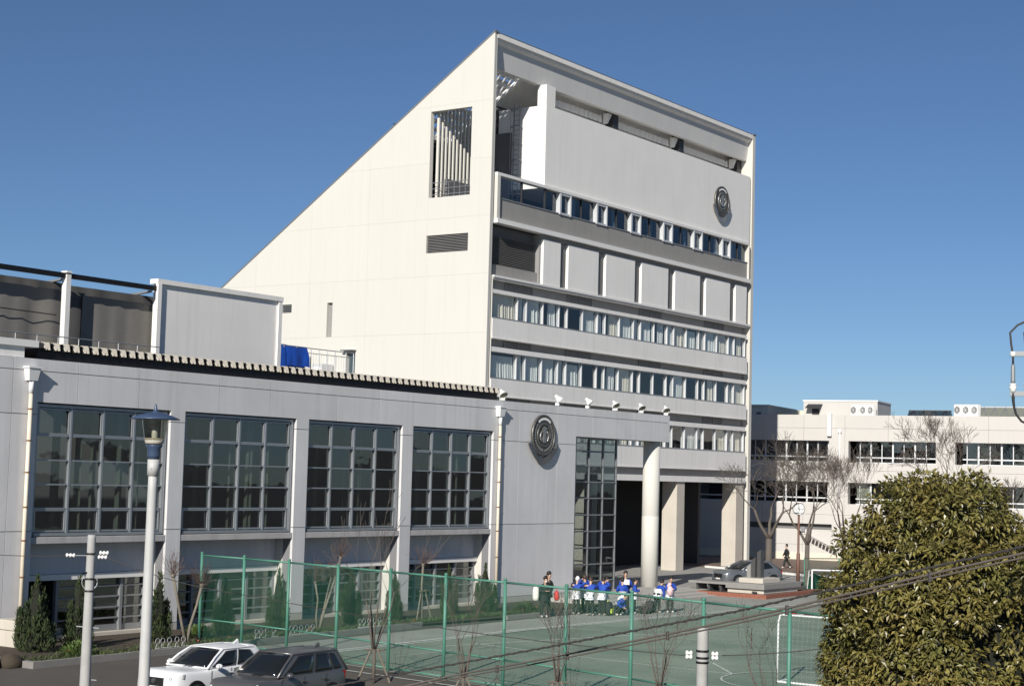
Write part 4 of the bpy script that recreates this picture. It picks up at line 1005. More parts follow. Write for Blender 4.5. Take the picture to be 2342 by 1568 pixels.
for (x, y, w_, h) in ((80.2,39.95,.2,2.45),(80.05,40.2,.19,2.05),(79.95,40.42,.17,1.7)):
    m = MB(); m.add([(x-w_,y-.11,.98),(x+w_,y-.11,.98),(x+w_,y+.11,.98),(x-w_,y+.11,.98),(x-w_,y-.11,h),(x+w_,y-.11,h),(x+w_,y+.11,h-.16),(x-w_,y+.11,h-.16)], [(3,2,1,0),(4,5,6,7),(0,1,5,4),(1,2,6,5),(2,3,7,6),(3,0,4,7)]); m.build('prism', 'stone_grey' if h < 1.8 else 'stone_dark', mo)
MB().box(78.74,78.749,39.4,39.7,.26,.34).build('plaque', 'stone_dark', mo)
ck = thing('post_clock', 'round white clock with black numerals on a slim brown post', 'clock', (89.8,42.3,0))
MB().lathe([(.11,0),(.11,1.9),(.07,1.95),(.065,4.2)], 14, (89.8,42.3,0)).build('post', 'brown_post', ck, True)
cd_ = Vector((-.88,-.47,0)); cc = Vector((89.8,42.3,4.5))
MB().tube([cc-cd_*.12, cc+cd_*.1], .36, 28).build('case', 'dark_metal', ck)
fc = MB(); fc.tube([cc+cd_*.1, cc+cd_*.115], .325, 28); fco = fc.build('face', 'porcelain', ck)
sd_ = Vector((-cd_.y, cd_.x, 0)); 
def on_face(a, r): return cc+cd_*.125+sd_*(-math.sin(a)*r)+Vector((0,0,math.cos(a)*r))
for k in range(12): a = k*math.pi/6; MB().tube([on_face(a,.25), on_face(a,.30)], .014, 5).build('hour_mark', 'black_metal', fco)
MB().tube([on_face(0.9,-.03), on_face(.9,.17)], .012, 5).build('hand', 'black_metal', fco); MB().tube([on_face(4.6,-.03), on_face(4.6,.25)], .009, 5).build('hand', 'black_metal', fco)
# ================= cars =================
mat('car_glass', (.012,.014,.015), .06, spec=.7)
mat('headlight', (.55,.58,.6), .12, .3, spec=.8)
def car(label, paint, L, W, H, belt, hood, xw, xr, roof_f, roof_r, tail_drop, wagon):
    """front points to +x. xw windscreen base, xr rear glass base, roof_f/roof_r roof ends, all measured from the middle"""
    t = thing('parked_car', label, 'car'); w = W/2; h2 = L/2
    st_ = [(-h2,.42,.62*w/.85,belt-.12,.4),(-h2+.06,.26,.9*w,belt-.02,.3),(-h2+.35,.2,.985*w,belt,.22),(-h2*.55,.18,w,belt,.2),(0,.18,w,belt-.02,.2),(xw-.1,.18,w,belt-.05,.2),(xw+.15,.18,.99*w,belt-.08,.2),
          (lerp(xw,h2,.55),.19,.97*w,lerp(belt-.08,hood,.6),.2),(h2-.3,.2,.93*w,hood,.22),(h2-.1,.24,.84*w,hood-.09,.26),(h2,.3,.68*w,hood-.22,.36)]
    m = MB(); rows = []; nseg = 13
    for (x, zb, ww, zt, _) in st_:
        half = [(ww*.80,zb),(ww*.97,zb+.08),(ww*1.0,zb+.25),(ww*.985,lerp(zb,zt,.7)),(ww*.955,zt-.05),(ww*.90,zt),(ww*.45,zt+.025)]
        rows.append([(x,y,z) for y, z in half]+[(x,0,zt+.03)]+[(x,-y,z) for y, z in half[::-1]])
    n = len(rows[0]); vs = [p for r in rows for p in r]
    fs = [(i*n+j,(i+1)*n+j,(i+1)*n+j+1,i*n+j+1) for i in range(len(rows)-1) for j in range(n-1)]
    fs += [(i*n,i*n+n-1,(i+1)*n+n-1,(i+1)*n) for i in range(len(rows)-1)]
    fs += [tuple(range(n)), tuple((len(rows)-1)*n+j for j in range(n))[::-1]]
    m.add(vs, fs); body = m.build('body', paint, t, True); sub = body.modifiers.new('s', 'SUBSURF'); sub.levels = 1; sub.render_levels = 2
    wb, wt = .90*w, .70*w
    zr = H
    def ring(x0, x1, ww, z, rf=.0): return [(x0,ww,z),(lerp(x0,x1,.3),ww,z),(lerp(x0,x1,.7),ww,z),(x1,ww,z)]
    lo = ring(xr, xw, wb, belt-.04); hi = ring(roof_r, roof_f, wt, zr-.06)
    full = lambda r: r+[(x,-y,z) for x, y, z in r[::-1]]
    F = full(lo), full(hi)
    def face(A, B, C, D, amp):   # gently bulged surface over a quad
        A, B, C, D = map(Vector, (A,B,C,D)); nn = ((B-A).cross(D-A)).normalized()
        if nn.dot(((A+B+C+D)/4)-Vector((0,0,.8))) < 0: nn = -nn
        return lambda s, u, off=0: A.lerp(B, s).lerp(D.lerp(C, s), u)+nn*(amp*16*s*(1-s)*u*(1-u)+off)
    SF = {'front': face(F[0][3],F[0][4],F[1][4],F[1][3],.06), 'rear': face(F[0][0],F[0][7],F[1][7],F[1][0],.05), 'roof': face(F[1][0],F[1][3],F[1][4],F[1][7],.07)}
    for s in (1,-1): SF[s] = face((xr,s*wb,belt-.04),(xw,s*wb,belt-.04),(roof_f,s*wt,zr-.06),(roof_r,s*wt,zr-.06),.035)
    m = MB()
    for f in SF.values():
        n = 8; m.add([f(i/n,j/n) for i in range(n+1) for j in range(n+1)], [(i*(n+1)+j,(i+1)*(n+1)+j,(i+1)*(n+1)+j+1,i*(n+1)+j+1) for i in range(n) for j in range(n)])
    cab = m.build('cabin', paint, t, True)
    for s in (1,-1):
        MB().tube([(xw,s*wb,belt-.04),(lerp(xw,roof_f,.5),s*(wb+wt)/2,lerp(belt,zr,.48)),(roof_f,s*wt,zr-.065)]+[(lerp(roof_f,roof_r,k/6),s*(wt+.004*math.sin(k)),zr-.062) for k in range(1,7)]+[(xr,s*wb,belt-.04)], [.03]*3+[.035]*6+[.04], 8).build('roof_rail', paint, cab, True)
    MB().tube([(roof_f,-wt,zr-.065),(roof_f,0,zr-.062),(roof_f,wt,zr-.065)], .03, 8).build('roof_rail', paint, cab, True)
    # glass panes follow the cabin faces
    def pane_on(key, P, nm, off=.012):
        f = SF[key]; n = 6; Q = [Vector((*p,0)) for p in P]; mm = MB()
        if len(Q) == 5: Q = [Q[0].lerp(Q[1],.5), Q[2], Q[3], Q[4]]
        pts = []
        for i in range(n+1):
            for j in range(n+1): q = Q[0].lerp(Q[1], i/n).lerp(Q[3].lerp(Q[2], i/n), j/n); pts.append(f(q.x, q.y, off))
        mm.add(pts, [(i*(n+1)+j,(i+1)*(n+1)+j,(i+1)*(n+1)+j+1,i*(n+1)+j+1) for i in range(n) for j in range(n)])
        g = mm.build(nm, 'car_glass', cab, True); sl = g.modifiers.new('t', 'SOLIDIFY'); sl.thickness = .012; return g
    pane_on('front', [(.03,.05),(.97,.05),(.95,.94),(.05,.94)], 'windscreen'); pane_on('rear', [(.07,.14),(.93,.14),(.9,.9),(.1,.9)], 'rear_window')
    for s in (1,-1):
        if wagon:
            pane_on(s, [(.53,.08),(.93,.08),(.86,.88),(.55,.9)], 'side_window'); pane_on(s, [(.22,.1),(.49,.08),(.50,.9),(.25,.9)], 'side_window'); pane_on(s, [(.07,.14),(.19,.1),(.215,.88),(.1,.84)], 'side_window')
        else:
            pane_on(s, [(.56,.06),(.95,.06),(.87,.86),(.58,.9)], 'side_window'); pane_on(s, [(.12,.4),(.2,.1),(.52,.06),(.53,.9),(.2,.82)], 'side_window')
        mi = MB().sphere((xw-.32,s*(w+.08),belt+.02), (.1,.11,.075), 10, 7).build('wing_mirror', paint, t, True)
        MB().box(xw-.245,xw-.24,s*(w+.08)-.08,s*(w+.08)+.08,belt-.03,belt+.07).build('mirror_glass', 'chrome', mi)
        for xd in (-.05,-.95): MB().box(xd-.1,xd+.1,min(s*w*1.0,s*(w+.03)),max(s*w*1.0,s*(w+.03)),belt-.2,belt-.165).build('door_handle', paint, t, bevel=.01)
        m = MB(); m.add([(h2-.06,s*.5*w,hood-.17),(h2-.38,s*.93*w,hood-.08),(h2-.34,s*.945*w,hood-.2),(h2-.03,s*.5*w,hood-.27),(h2-.14,s*.46*w,hood-.17),(h2-.46,s*.86*w,hood-.08),(h2-.42,s*.86*w,hood-.2),(h2-.1,s*.46*w,hood-.27)],[(0,1,2,3),(7,6,5,4),(0,4,5,1),(1,5,6,2),(2,6,7,3),(3,7,4,0)])
        hl = m.build('headlight', 'car_black', t); hl.data.materials[0] = M['car_black' if not wagon else 'headlight']
        MB().sphere((h2-.10,s*.66*w,hood-.2), (.08,.08,.05), 10, 6).build('lens', 'headlight', hl, True)
        MB().box(-h2+.1,-h2+.24,s*.86*w-.1,s*.86*w+.03,belt-.3,belt-.03).build('tail_light', 'tail_red', t, bevel=.02)
        for xx in (h2-.82,-h2+.8):
            m = MB(); m.tube([(xx,s*(w-.26),.32),(xx,s*(w+.008),.32)], .39, 24); m.build('wheel_arch', 'car_black', t)
            m = MB(); m.tube([(xx,s*(w-.2),.32),(xx,s*(w-.02),.32),(xx,s*(w+.015),.32)], [.32,.32,.28], 24); wh = m.build('tyre', 'rubber', t, True)
            m = MB(); m.tube([(xx,s*(w-.1),.32),(xx,s*(w+.02),.32)], .2, 20); m.build('rim', 'steel', wh)
            for k in range(5): a = k*1.2566; MB().tube([(xx,s*(w+.024),.32),(xx+.19*math.cos(a),s*(w+.024),.32+.19*math.sin(a))], .025, 5).build('spoke', 'steel', wh)
    for s in (1,-1):
        for xd in (xw-.12,-.12,-1.05): MB().tube([(xd,s*(w*1.0+.002),.3),(xd+.02,s*(w+.004),.6),(xd,s*(w*.965),belt-.05)], .006, 4).build('door_seam', 'car_black', t)
        MB().tube([(xw-.1,s*(w+.006),.26),(-1.3,s*(w+.006),.26)], .03, 6).build('sill_trim', 'car_black', t)
    MB().box(h2-.05,h2+.01,-.42*w,.42*w,hood-.42,hood-.18).build('grille', 'car_black', t, bevel=.02)
    MB().box(h2-.03,h2+.03,-.6*w,.6*w,.26,.36).build('lower_intake', 'car_black', t, bevel=.02)
    MB().tube([(h2+.01,0,hood-.28),(h2+.025,0,hood-.28)], .07, 16).build('badge', 'chrome', t)
    MB().box(h2-.02,h2+.02,-.17,.17,hood-.5,hood-.42).build('number_plate', 'porcelain', t)
    MB().box(-h2-.02,-h2+.03,-.17,.17,belt-.5,belt-.34).build('number_plate', 'porcelain', t)
    for s in (1,-1): MB().tube([(xw+.05,s*.1,belt-.02),(xw-.08,s*.1+.45,belt+.08)], .012, 5).build('wiper', 'car_black', t)
    MB().box(roof_r-.12,roof_r+.12,-wt*.8,wt*.8,zr-.07,zr-.03).build('spoiler', paint, t, bevel=.02)
    m = MB(); m.prism([(roof_r+.25,zr-.01),(roof_r+.02,zr-.01),(roof_r+.06,zr+.1)], 'y', -.025, .025); m.build('antenna_fin', paint, t)
    return t
c1 = car('white crossover car parked beside the grey car, nose towards the lamp post', 'car_white', 4.25, 1.77, 1.53, 1.02, .98, .82, -1.75, .02, -1.35, .1, False); place(c1, (34.1,34.25,gh(33.85,34.55)), math.pi+.04, .97)
c2 = car('dark grey wagon parked nearest the camera with its tail to the green fence', 'car_grey', 4.15, 1.70, 1.60, 1.02, .96, .92, -2.0, .12, -1.7, .1, True); place(c2, (33.95,31.35,gh(33.95,31.35)), math.pi+.03)
c3 = car('silver grey car parked behind the stone monument', 'car_silver', 4.2, 1.72, 1.47, .98, .9, 1.0, -1.9, 0, -1.2, .1, False); place(c3, (87.6,44.5,0), math.pi-.43)
# ================= bare trees =================
def grow(mt, mc, p, d, L, r, lev, maxlev, rnd, up=.25, spread=.75, kids=(2,3), rmin=.006, curl=.25):
    pts = [p.copy()]; rs = [r]; n = 4; q = p.copy(); dd = d.copy()
    for i in range(n):
        dd = (dd+Vector((rnd.uniform(-1,1),rnd.uniform(-1,1),rnd.uniform(-.6,1)))*curl*.5+Vector((0,0,up*.25))).normalized()
        q = q+dd*(L/n); pts.append(q.copy()); rs.append(max(rmin, r*(1-.45*(i+1)/n)))
    (mt if lev <= 1 else mc).tube(pts, rs, 7 if lev == 0 else 5 if lev < 3 else 3, lev < 2)
    if lev >= maxlev: return
    nk = rnd.randint(*kids)
    for k in range(nk+(1 if lev > 1 else 0)):
        j = n if k < 2 else rnd.randint(2, n); a = rnd.uniform(0, 6.28); s = spread*rnd.uniform(.55,1.15)
        u = dd.orthogonal().normalized(); v = dd.cross(u); nd = (dd+(u*math.cos(a)+v*math.sin(a))*s).normalized()
        grow(mt, mc, pts[j].copy(), nd, L*rnd.uniform(.6,.82), max(rmin, rs[j]*rnd.uniform(.55,.72)), lev+1, maxlev, rnd, up, spread, kids, rmin, curl)
def bare_tree(label, base, trunk_h, r0, seed, L=1.6, maxlev=5, up=.3, spread=.75, rmin=.012, bark='bark', twig='twig', stems=1, lean=(0,0), group='bare trees by the classroom block', name='bare_tree', kids=(2,3), curl=.25):
    rnd = random.Random(seed); t = thing(name, label, 'tree', base, group); mt, mc = MB(), MB(); b = Vector(base)
    for s in range(stems):
        if stems == 1:
            top = b+Vector((lean[0],lean[1],trunk_h)); mid = b.lerp(top,.5)+Vector((rnd.uniform(-.05,.05),rnd.uniform(-.05,.05),0))
            mt.tube([b-Vector((0,0,.1)),b+Vector((0,0,.15)),mid,top], [r0*1.35,r0*1.05,r0*.9,r0*.8], 9)
            for k in range(3):
                a = k*2.1+rnd.uniform(-.4,.4); grow(mt, mc, top-Vector((0,0,.05)), Vector((math.cos(a)*spread*.75,math.sin(a)*spread*.75,1)).normalized(), L, r0*.55, 1, maxlev, rnd, up, spread, kids, rmin, curl)
        else:
            a = s*6.28/stems+rnd.uniform(-.3,.3); d = Vector((math.cos(a)*spread*.45,math.sin(a)*spread*.45,1)).normalized()
            grow(mt, mc, b+Vector((.05*math.cos(a),.05*math.sin(a),trunk_h)), d, L*rnd.uniform(.8,1.2), r0*rnd.uniform(.5,.8), 1, maxlev, rnd, up, spread, kids, rmin, curl)
    if stems > 1 and trunk_h > .05: mt.tube([b-Vector((0,0,.1)), b+Vector((0,0,trunk_h+.05))], [r0*1.2,r0], 8)
    mt.build('trunk', bark, t, True); mc.build('crown', twig, t, True); return t
bare_tree('bare tree with forked pale trunk left of the clock post', (89.5,44.05,.0), 2.7, .22, 11, 2.0, 6, .1, .85, .008, curl=.45)
bare_tree('bare dark-trunked tree right behind the clock post', (90.6,42.1,.0), 2.4, .17, 23, 2.1, 6, .05, .9, .008, curl=.5)
bare_tree('slim bare tree between the two upper window groups of the classroom block', (98.8,43.4,0), 2.2, .15, 5, 2.1, 6, .35, .6, .008, curl=.45)
bare_tree('bare tree with dense rounded crown rising above the evergreen', (107.6,40.4,0), 4.4, .17, 31, 2.2, 6, .25, .75, .009, curl=.35)
bare_tree('sparse bare tree at the right edge in front of the white block', (110,35.6,0), 3.0, .13, 41, 1.6, 5, .25, .75, .012, curl=.4)
bare_tree('small bare shrub behind the corner fence', (95.5,40.2,0), .3, .05, 8, .9, 4, .5, .7, .009, stems=4, group='bare shrubs', name='bare_shrub')
# pollarded saplings in the bed
def pollard(label, base, heads, seed, bark='bark_pale'):
    rnd = random.Random(seed); t = thing('pollarded_tree', label, 'tree', base, 'pollarded saplings in the planting bed'); mt, mc = MB(), MB(); b = Vector(base)
    for (hx, hy, hz, r) in heads:
        top = Vector((hx,hy,hz)); pts = [b-Vector((0,0,.1)), b.lerp(top,.3)+Vector((rnd.uniform(-.08,.08),0,0)), b.lerp(top,.65)+Vector((rnd.uniform(-.1,.1),0,0)), top]
        mt.tube(pts, [r*1.3,r,r*.9,r*1.1], 7); mt.sphere(top, (r*1.8,r*1.8,r*1.5), 7, 5)
        for k in range(34):
            a, e = rnd.uniform(0,6.28), rnd.uniform(-.1,1.4); d = Vector((math.cos(a)*math.cos(e),math.sin(a)*math.cos(e),math.sin(e)+.15)).normalized()
            grow(mt, mc, top.copy(), d, rnd.uniform(.25,.55), .009, 3, 4, rnd, .3, .5, (1,2), .005, .4)
    mt.build('trunk', bark, t, True); mc.build('crown', 'bark_red', t, True); return t
pollard('pollarded sapling with two reddish heads between the lamp post and the fence', (40.14,41.3,.1), [(40.75,41.3,2.0,.05),(39.5,41.4,2.35,.05)], 3)
pollard('pale pollarded sapling leaning by the second pier behind the fence', (46.75,41.3,.1), [(47.9,41.3,2.75,.045),(46.4,41.2,1.9,.035),(47.5,41.4,2.0,.03)], 5)
pw = pollard('staked pollarded sapling in front of the fourth gridded window', (52.98,41.3,.1), [(52.95,41.3,2.35,.045)], 7)
for s in (-1,1): MB().tube([(52.98+s*.5,41.3-.1,.05),(52.98+s*.12,41.28,1.35)], .03, 6).build('stake', 'bark_pale', pw)
MB().tube([(52.7,41.25,1.3),(53.2,41.25,1.3)], .028, 6).build('stake', 'bark_pale', pw)
# young multi-stemmed trees in front of the fence
for i, (x, y, h, l) in enumerate(((37.7,31.1,1.0,'tall bare sapling rising behind the grey car in front of the fence'),(36.4,26.9,.95,'bare multi-stemmed sapling with wooden stakes right of the grey car'),(36.9,24.2,.95,'bare sapling in front of the fence below the two dark-clad adults'),(37.0,21.2,1.0,'spreading bare sapling just left of the short stout pole'),(36.6,18.0,.9,'bare sapling in front of the handball goal'))):
    z = gh(x,y); t = bare_tree(l, (x,y,z), h, .045, 60+i, .95 if i else 1.5, 4, .35, .62, .006, 'bark', 'twig', 5, group='bare saplings along the fence', name='bare_sapling', kids=(1,2), curl=.3)
    for s in (-1,1): MB().tube([(x+s*.28,y-s*.4,z),(x+s*.03,y-s*.08,z+h)], .032, 6).build('stake', 'bark_pale', t)
    MB().tube([(x-.16,y+.24,z+h-.04),(x+.16,y-.24,z+h-.04)], .03, 6).build('stake', 'bark', t)
# ================= conifers and bed plants =================
def leaf_quad(m, c, d, n_, L, W, fold=.25):
    d = d.normalized(); s = d.cross(n_); s = s.normalized() if s.length > 1e-6 else d.orthogonal().normalized(); up = s.cross(d)
    a, b = c, c+d*L; mid = c+d*L*.45; e = up*W*fold
    m.add([a, mid+s*W/2+e, b, mid-s*W/2+e, mid], [(0,1,4),(1,2,4),(2,3,4),(3,0,4)])
def conifer_meshes(seed, h=2.2, Rr=.40):
    rnd = random.Random(seed); m = MB(); core = MB()
    plumes = [(0,0,h),(rnd.uniform(0,6.28),.15*Rr,h*.95)]
    for _ in range(16):
        q_ = rnd.random(); plumes.append((rnd.uniform(0,6.28), (.2+.75*q_)*Rr, rnd.uniform(.5,.95)*h*(1-.4*q_)))
    for (a, rr, ph) in plumes:
        bx, by = rr*math.cos(a), rr*math.sin(a); pr = Rr*rnd.uniform(.32,.5)
        for k in range(150):
            z = rnd.random()**.8*ph; q = z/ph; r = pr*(1-q**1.7)*(.35+.65*min(1,q*4)) ; b = rnd.uniform(0,6.28); rad = r*math.sqrt(rnd.uniform(.2,1))
            x, y = bx*(1+.15*q)+rad*math.cos(b), by*(1+.15*q)+rad*math.sin(b)
            d = Vector((math.cos(b)*.45+rnd.uniform(-.3,.3), math.sin(b)*.45+rnd.uniform(-.3,.3), 1.0))
            leaf_quad(m, Vector((x,y,z)), d, Vector((math.cos(b),math.sin(b),.2)), rnd.uniform(.10,.2), rnd.uniform(.03,.05))
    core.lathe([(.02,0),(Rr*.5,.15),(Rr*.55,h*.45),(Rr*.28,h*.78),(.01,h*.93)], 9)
    return m.mesh('foliage','conifer'), core.mesh('inner_foliage','leaf_shade')
CV = [conifer_meshes(s) for s in (1,2,3)]
clab = ['wide dark conifer beside the left downpipe','dark conifer behind the slim concrete pole','dark conifer just right of the lamp post','conifer seen through the first bays of the green fence','conifer at the foot of the second pier behind the fence','conifer left of the third pier behind the fence','narrow conifer in front of the third pier','conifer in front of the fourth lower window','last conifer beside the second downpipe']
for i, (x, h, w_) in enumerate(((34.6,2.35,1.25),(36.3,2.25,1.0),(39.75,2.25,1.05),(42.9,2.0,.9),(45.65,2.2,1.0),(49.7,2.05,1.0),(52.4,1.9,.85),(56.0,2.05,.9),(58.6,2.05,1.05))):
    t = thing('columnar_conifer', clab[i], 'conifer', (0,0,0), 'columnar conifers in the planting bed')
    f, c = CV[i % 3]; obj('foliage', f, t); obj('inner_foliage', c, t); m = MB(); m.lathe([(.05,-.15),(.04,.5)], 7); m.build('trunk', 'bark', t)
    t.location = (x, 42.3, .1); t.rotation_euler = (0,0,i*1.9); t.scale = (w_, w_, h/2.2)
rnd = random.Random(77); gc = MB(); fl = MB()
for i in range(5200):
    x = rnd.uniform(32.8,66); y0 = 39.95 if x < 40 else lerp(40.1,40.75,min(1,(x-40)/12)); y = y0+abs(rnd.gauss(0,.55))
    if y > 44.5 or rnd.random() < .25*(1+math.sin(x*2.1)): continue
    a = rnd.uniform(0,6.28); leaf_quad(gc, Vector((x,y,.09)), Vector((math.cos(a)*.7,math.sin(a)*.7,rnd.uniform(.4,1.2))), Vector((0,0,1)), rnd.uniform(.1,.24), rnd.uniform(.04,.08))
    if rnd.random() < .003: fl.sphere((x,y,.26), .025, 5, 4)
tag(gc.build('ground_cover', 'groundcover'), 'low green ground cover along the front of the planting bed', 'ground cover', kind='stuff')
lv = MB()
for i in range(420):
    x = rnd.uniform(38,72); y = rnd.uniform(18,40)
    if x < 40.5 and y > 30 or rnd.random() < .5: x = 39.6+rnd.uniform(0,1.5)+(y-32)*.18
    a = rnd.uniform(0,6.28); leaf_quad(lv, Vector((x,y,.035)), Vector((math.cos(a),math.sin(a),rnd.uniform(0,.4))), Vector((0,0,1)), rnd.uniform(.06,.12), .05)
tag(lv.build('fallen_leaves', 'flower_red'), 'dry brown leaves scattered over the court and along the fence', 'leaves', kind='stuff'); lv_m = mat('dry_leaf', (.28,.13,.06), .9, island=.5); bpy.data.objects['fallen_leaves'].data.materials[0] = lv_m
tag(fl.build('bedding_flowers', 'flower_red'), 'scattered small red flowers in the planting bed', 'flowers', kind='stuff')
def shrub(label, c, r, n, seed, mt='shrub', grp='shrubs in the planting bed'):
    rnd = random.Random(seed); t = thing('shrub', label, 'shrub', c, grp); m = MB()
    for i in range(n):
        v = Vector((rnd.gauss(0,1),rnd.gauss(0,1),abs(rnd.gauss(0,1)))).normalized(); rr = r*rnd.uniform(.4,1)
        leaf_quad(m, Vector(c)+Vector((v.x*rr*1.3,v.y*rr,v.z*rr*.8)), v+Vector((rnd.uniform(-.5,.5),rnd.uniform(-.5,.5),.3)), Vector((0,0,1)), rnd.uniform(.1,.18), rnd.uniform(.05,.08))
    m.build('foliage', mt, t); st_m = MB()
    for k in range(5): st_m.tube([c,(c[0]+rnd.uniform(-.5,.5)*r,c[1]+rnd.uniform(-.5,.5)*r,c[2]+r*.7)], .012, 5)
    st_m.build('stem', 'twig', t)
shrub('bright green low shrub at the front left of the planting bed', (34.9,40.6,.1), .5, 420, 1); shrub('green shrub at the foot of the second pier beside the fence', (41.6,42.2,.1), .55, 420, 2); shrub('green shrub at the right end of the planting bed', (60.5,41.5,.1), .5, 360, 3, 'groundcover')
def edging(x, y, n, label):
    t = thing('bed_edging', label, 'edging', (x,y,.1), 'white looped wire edgings of the planting bed')
    for k in range(n):
        X = x+k*.27+.05*math.sin(k*5); MB().tube([(X-.1,y,.05),(X-.03,y,.3)]+[(X+.09*math.sin(a*math.pi/6),y-.01,.42-.09*math.cos(a*math.pi/6)) for a in range(13)]+[(X+.03,y,.3),(X+.1,y,.05)], .007, 5).build('loop', 'frame_light', t, True)
    MB().tube([(x-.1,y-.02,.2),(x+n*.27,y-.02,.2)], .01, 5).build('wire', 'goal_white', t)
edging(37.6,40.0,5,'white looped wire edging left of the lamp post'); edging(42.4,40.25,4,'white looped wire edging above the white car roof'); edging(44.2,40.3,5,'white looped wire edging right of the white car roof'); edging(48.2,40.5,5,'white looped wire edging behind the fence left of the staked sapling')
# ================= the big evergreen =================
def evergreen(label, c, Rx, Rz, seed, nclump, nl):
    rnd = random.Random(seed); t = thing('evergreen_tree', label, 'tree', (c[0],c[1],-.5)); C_ = Vector(c); m = MB(); lumps = []
    for k in range(30):
        a, e = rnd.uniform(0,6.28), rnd.uniform(-.9,1.35); lumps.append((Vector((math.cos(a)*math.cos(e),math.sin(a)*math.cos(e),math.sin(e))), rnd.uniform(.03,.13)))
    def rad(v):
        q = 1.0
        for l, s in lumps:
            d = v.dot(l)
            if d > .86: q += s*(d-.86)/.14
        return q*.93*((v.x*v.x+v.y*v.y)**1.6+abs(v.z)**3.2)**(-1/3.2)
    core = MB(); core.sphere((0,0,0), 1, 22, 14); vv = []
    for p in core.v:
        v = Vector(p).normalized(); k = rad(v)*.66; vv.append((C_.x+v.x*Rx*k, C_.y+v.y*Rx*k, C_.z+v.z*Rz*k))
    core.v = vv; core.build('inner_foliage', 'leaf_shade', t, True)
    # boughs: overlapping leafy lumps over the crown, dark gaps between them
    for k in range(nclump):
        z = -.8+1.8*(k+.5)/nclump; a = k*2.39996+rnd.uniform(-.25,.25); h = math.sqrt(max(0,1-z*z)); v = Vector((h*math.cos(a),h*math.sin(a),z)).normalized(); kk = rad(v)*rnd.uniform(.74,.86)
        p = C_+Vector((v.x*Rx*kk,v.y*Rx*kk,v.z*Rz*kk)); br_ = rnd.uniform(.30,.52)
        for j in range(int(nl*br_/.4)):
            w_ = Vector((rnd.gauss(0,1),rnd.gauss(0,1),rnd.gauss(0,1))).normalized()
            if w_.dot(v) < -.25 and rnd.random() < .8: continue
            q0 = p+Vector((w_.x*br_,w_.y*br_,w_.z*br_*.85))*rnd.uniform(.82,1.05); out = (w_+v*.4).normalized()
            for l in range(rnd.randint(5,9)):
                u_ = Vector((rnd.gauss(0,1),rnd.gauss(0,1),rnd.gauss(0,1))).normalized(); d = (u_*.75+out*.45+Vector((0,0,-.6+rnd.uniform(-.3,.4)))).normalized()
                leaf_quad(m, q0+u_*.03, d, out+u_*.5+Vector((0,0,.45)), rnd.uniform(.065,.12), rnd.uniform(.034,.05), .22)
    for k in range(5200):   # sparse leaves inside the gaps
        z = rnd.uniform(-.85,.98); a = rnd.uniform(0,6.28); h = math.sqrt(1-z*z); v = Vector((h*math.cos(a),h*math.sin(a),z)); kk = rad(v)*rnd.uniform(.66,.82)
        d = (Vector((rnd.gauss(0,1),rnd.gauss(0,1),rnd.gauss(-.5,1)))+v).normalized(); leaf_quad(m, C_+Vector((v.x*Rx*kk,v.y*Rx*kk,v.z*Rz*kk)), d, v, rnd.uniform(.08,.12), rnd.uniform(.04,.05), .22)
    m.build('crown', 'leaf', t)
    tr = MB(); tr.tube([(C_.x,C_.y,-.6),(C_.x+.05,C_.y,.8),(C_.x,C_.y+.05,2.2)], [.2,.16,.14], 10)
    for k in range(7):
        a = k*.9; tr.tube([(C_.x,C_.y,1.4+k*.15),(C_.x+math.cos(a)*Rx*.4,C_.y+math.sin(a)*Rx*.4,C_.z-.2),(C_.x+math.cos(a)*Rx*.7,C_.y+math.sin(a)*Rx*.7,C_.z+.5)], [.07,.05,.02], 6)
    tr.build('trunk', 'bark', t, True); return t
evergreen('large dense olive-green evergreen tree at the right edge of the view', (22.5,8.34,3.5), 1.78, 2.66, 9, 135, 105)
# ================= people =================
QUEUE = []
def skin(name, nodes, edges, mtl, parent, root, sub=1):
    names = list(nodes); me = bpy.data.meshes.new(name); me.from_pydata([nodes[k][0] for k in names], [(names.index(a), names.index(b)) for a, b in edges], [])
    o = bpy.data.objects.new(name, me); COL.objects.link(o)
    md = o.modifiers.new('skin', 'SKIN'); md.use_smooth_shade = True; md.branch_smoothing = .6
    sv = me.skin_vertices[0].data if me.skin_vertices else None
    if sv is None:
        bm = bmesh.new(); bm.from_mesh(me); bm.verts.layers.skin.verify(); bm.to_mesh(me); bm.free(); sv = me.skin_vertices[0].data
    for i, k in enumerate(names): r = nodes[k][1]; sv[i].radius = r if isinstance(r, tuple) else (r, r); sv[i].use_root = (k == root)
    s = o.modifiers.new('sub', 'SUBSURF'); s.levels = sub; s.render_levels = sub
    QUEUE.append((o, mtl)); o.parent = parent; return o
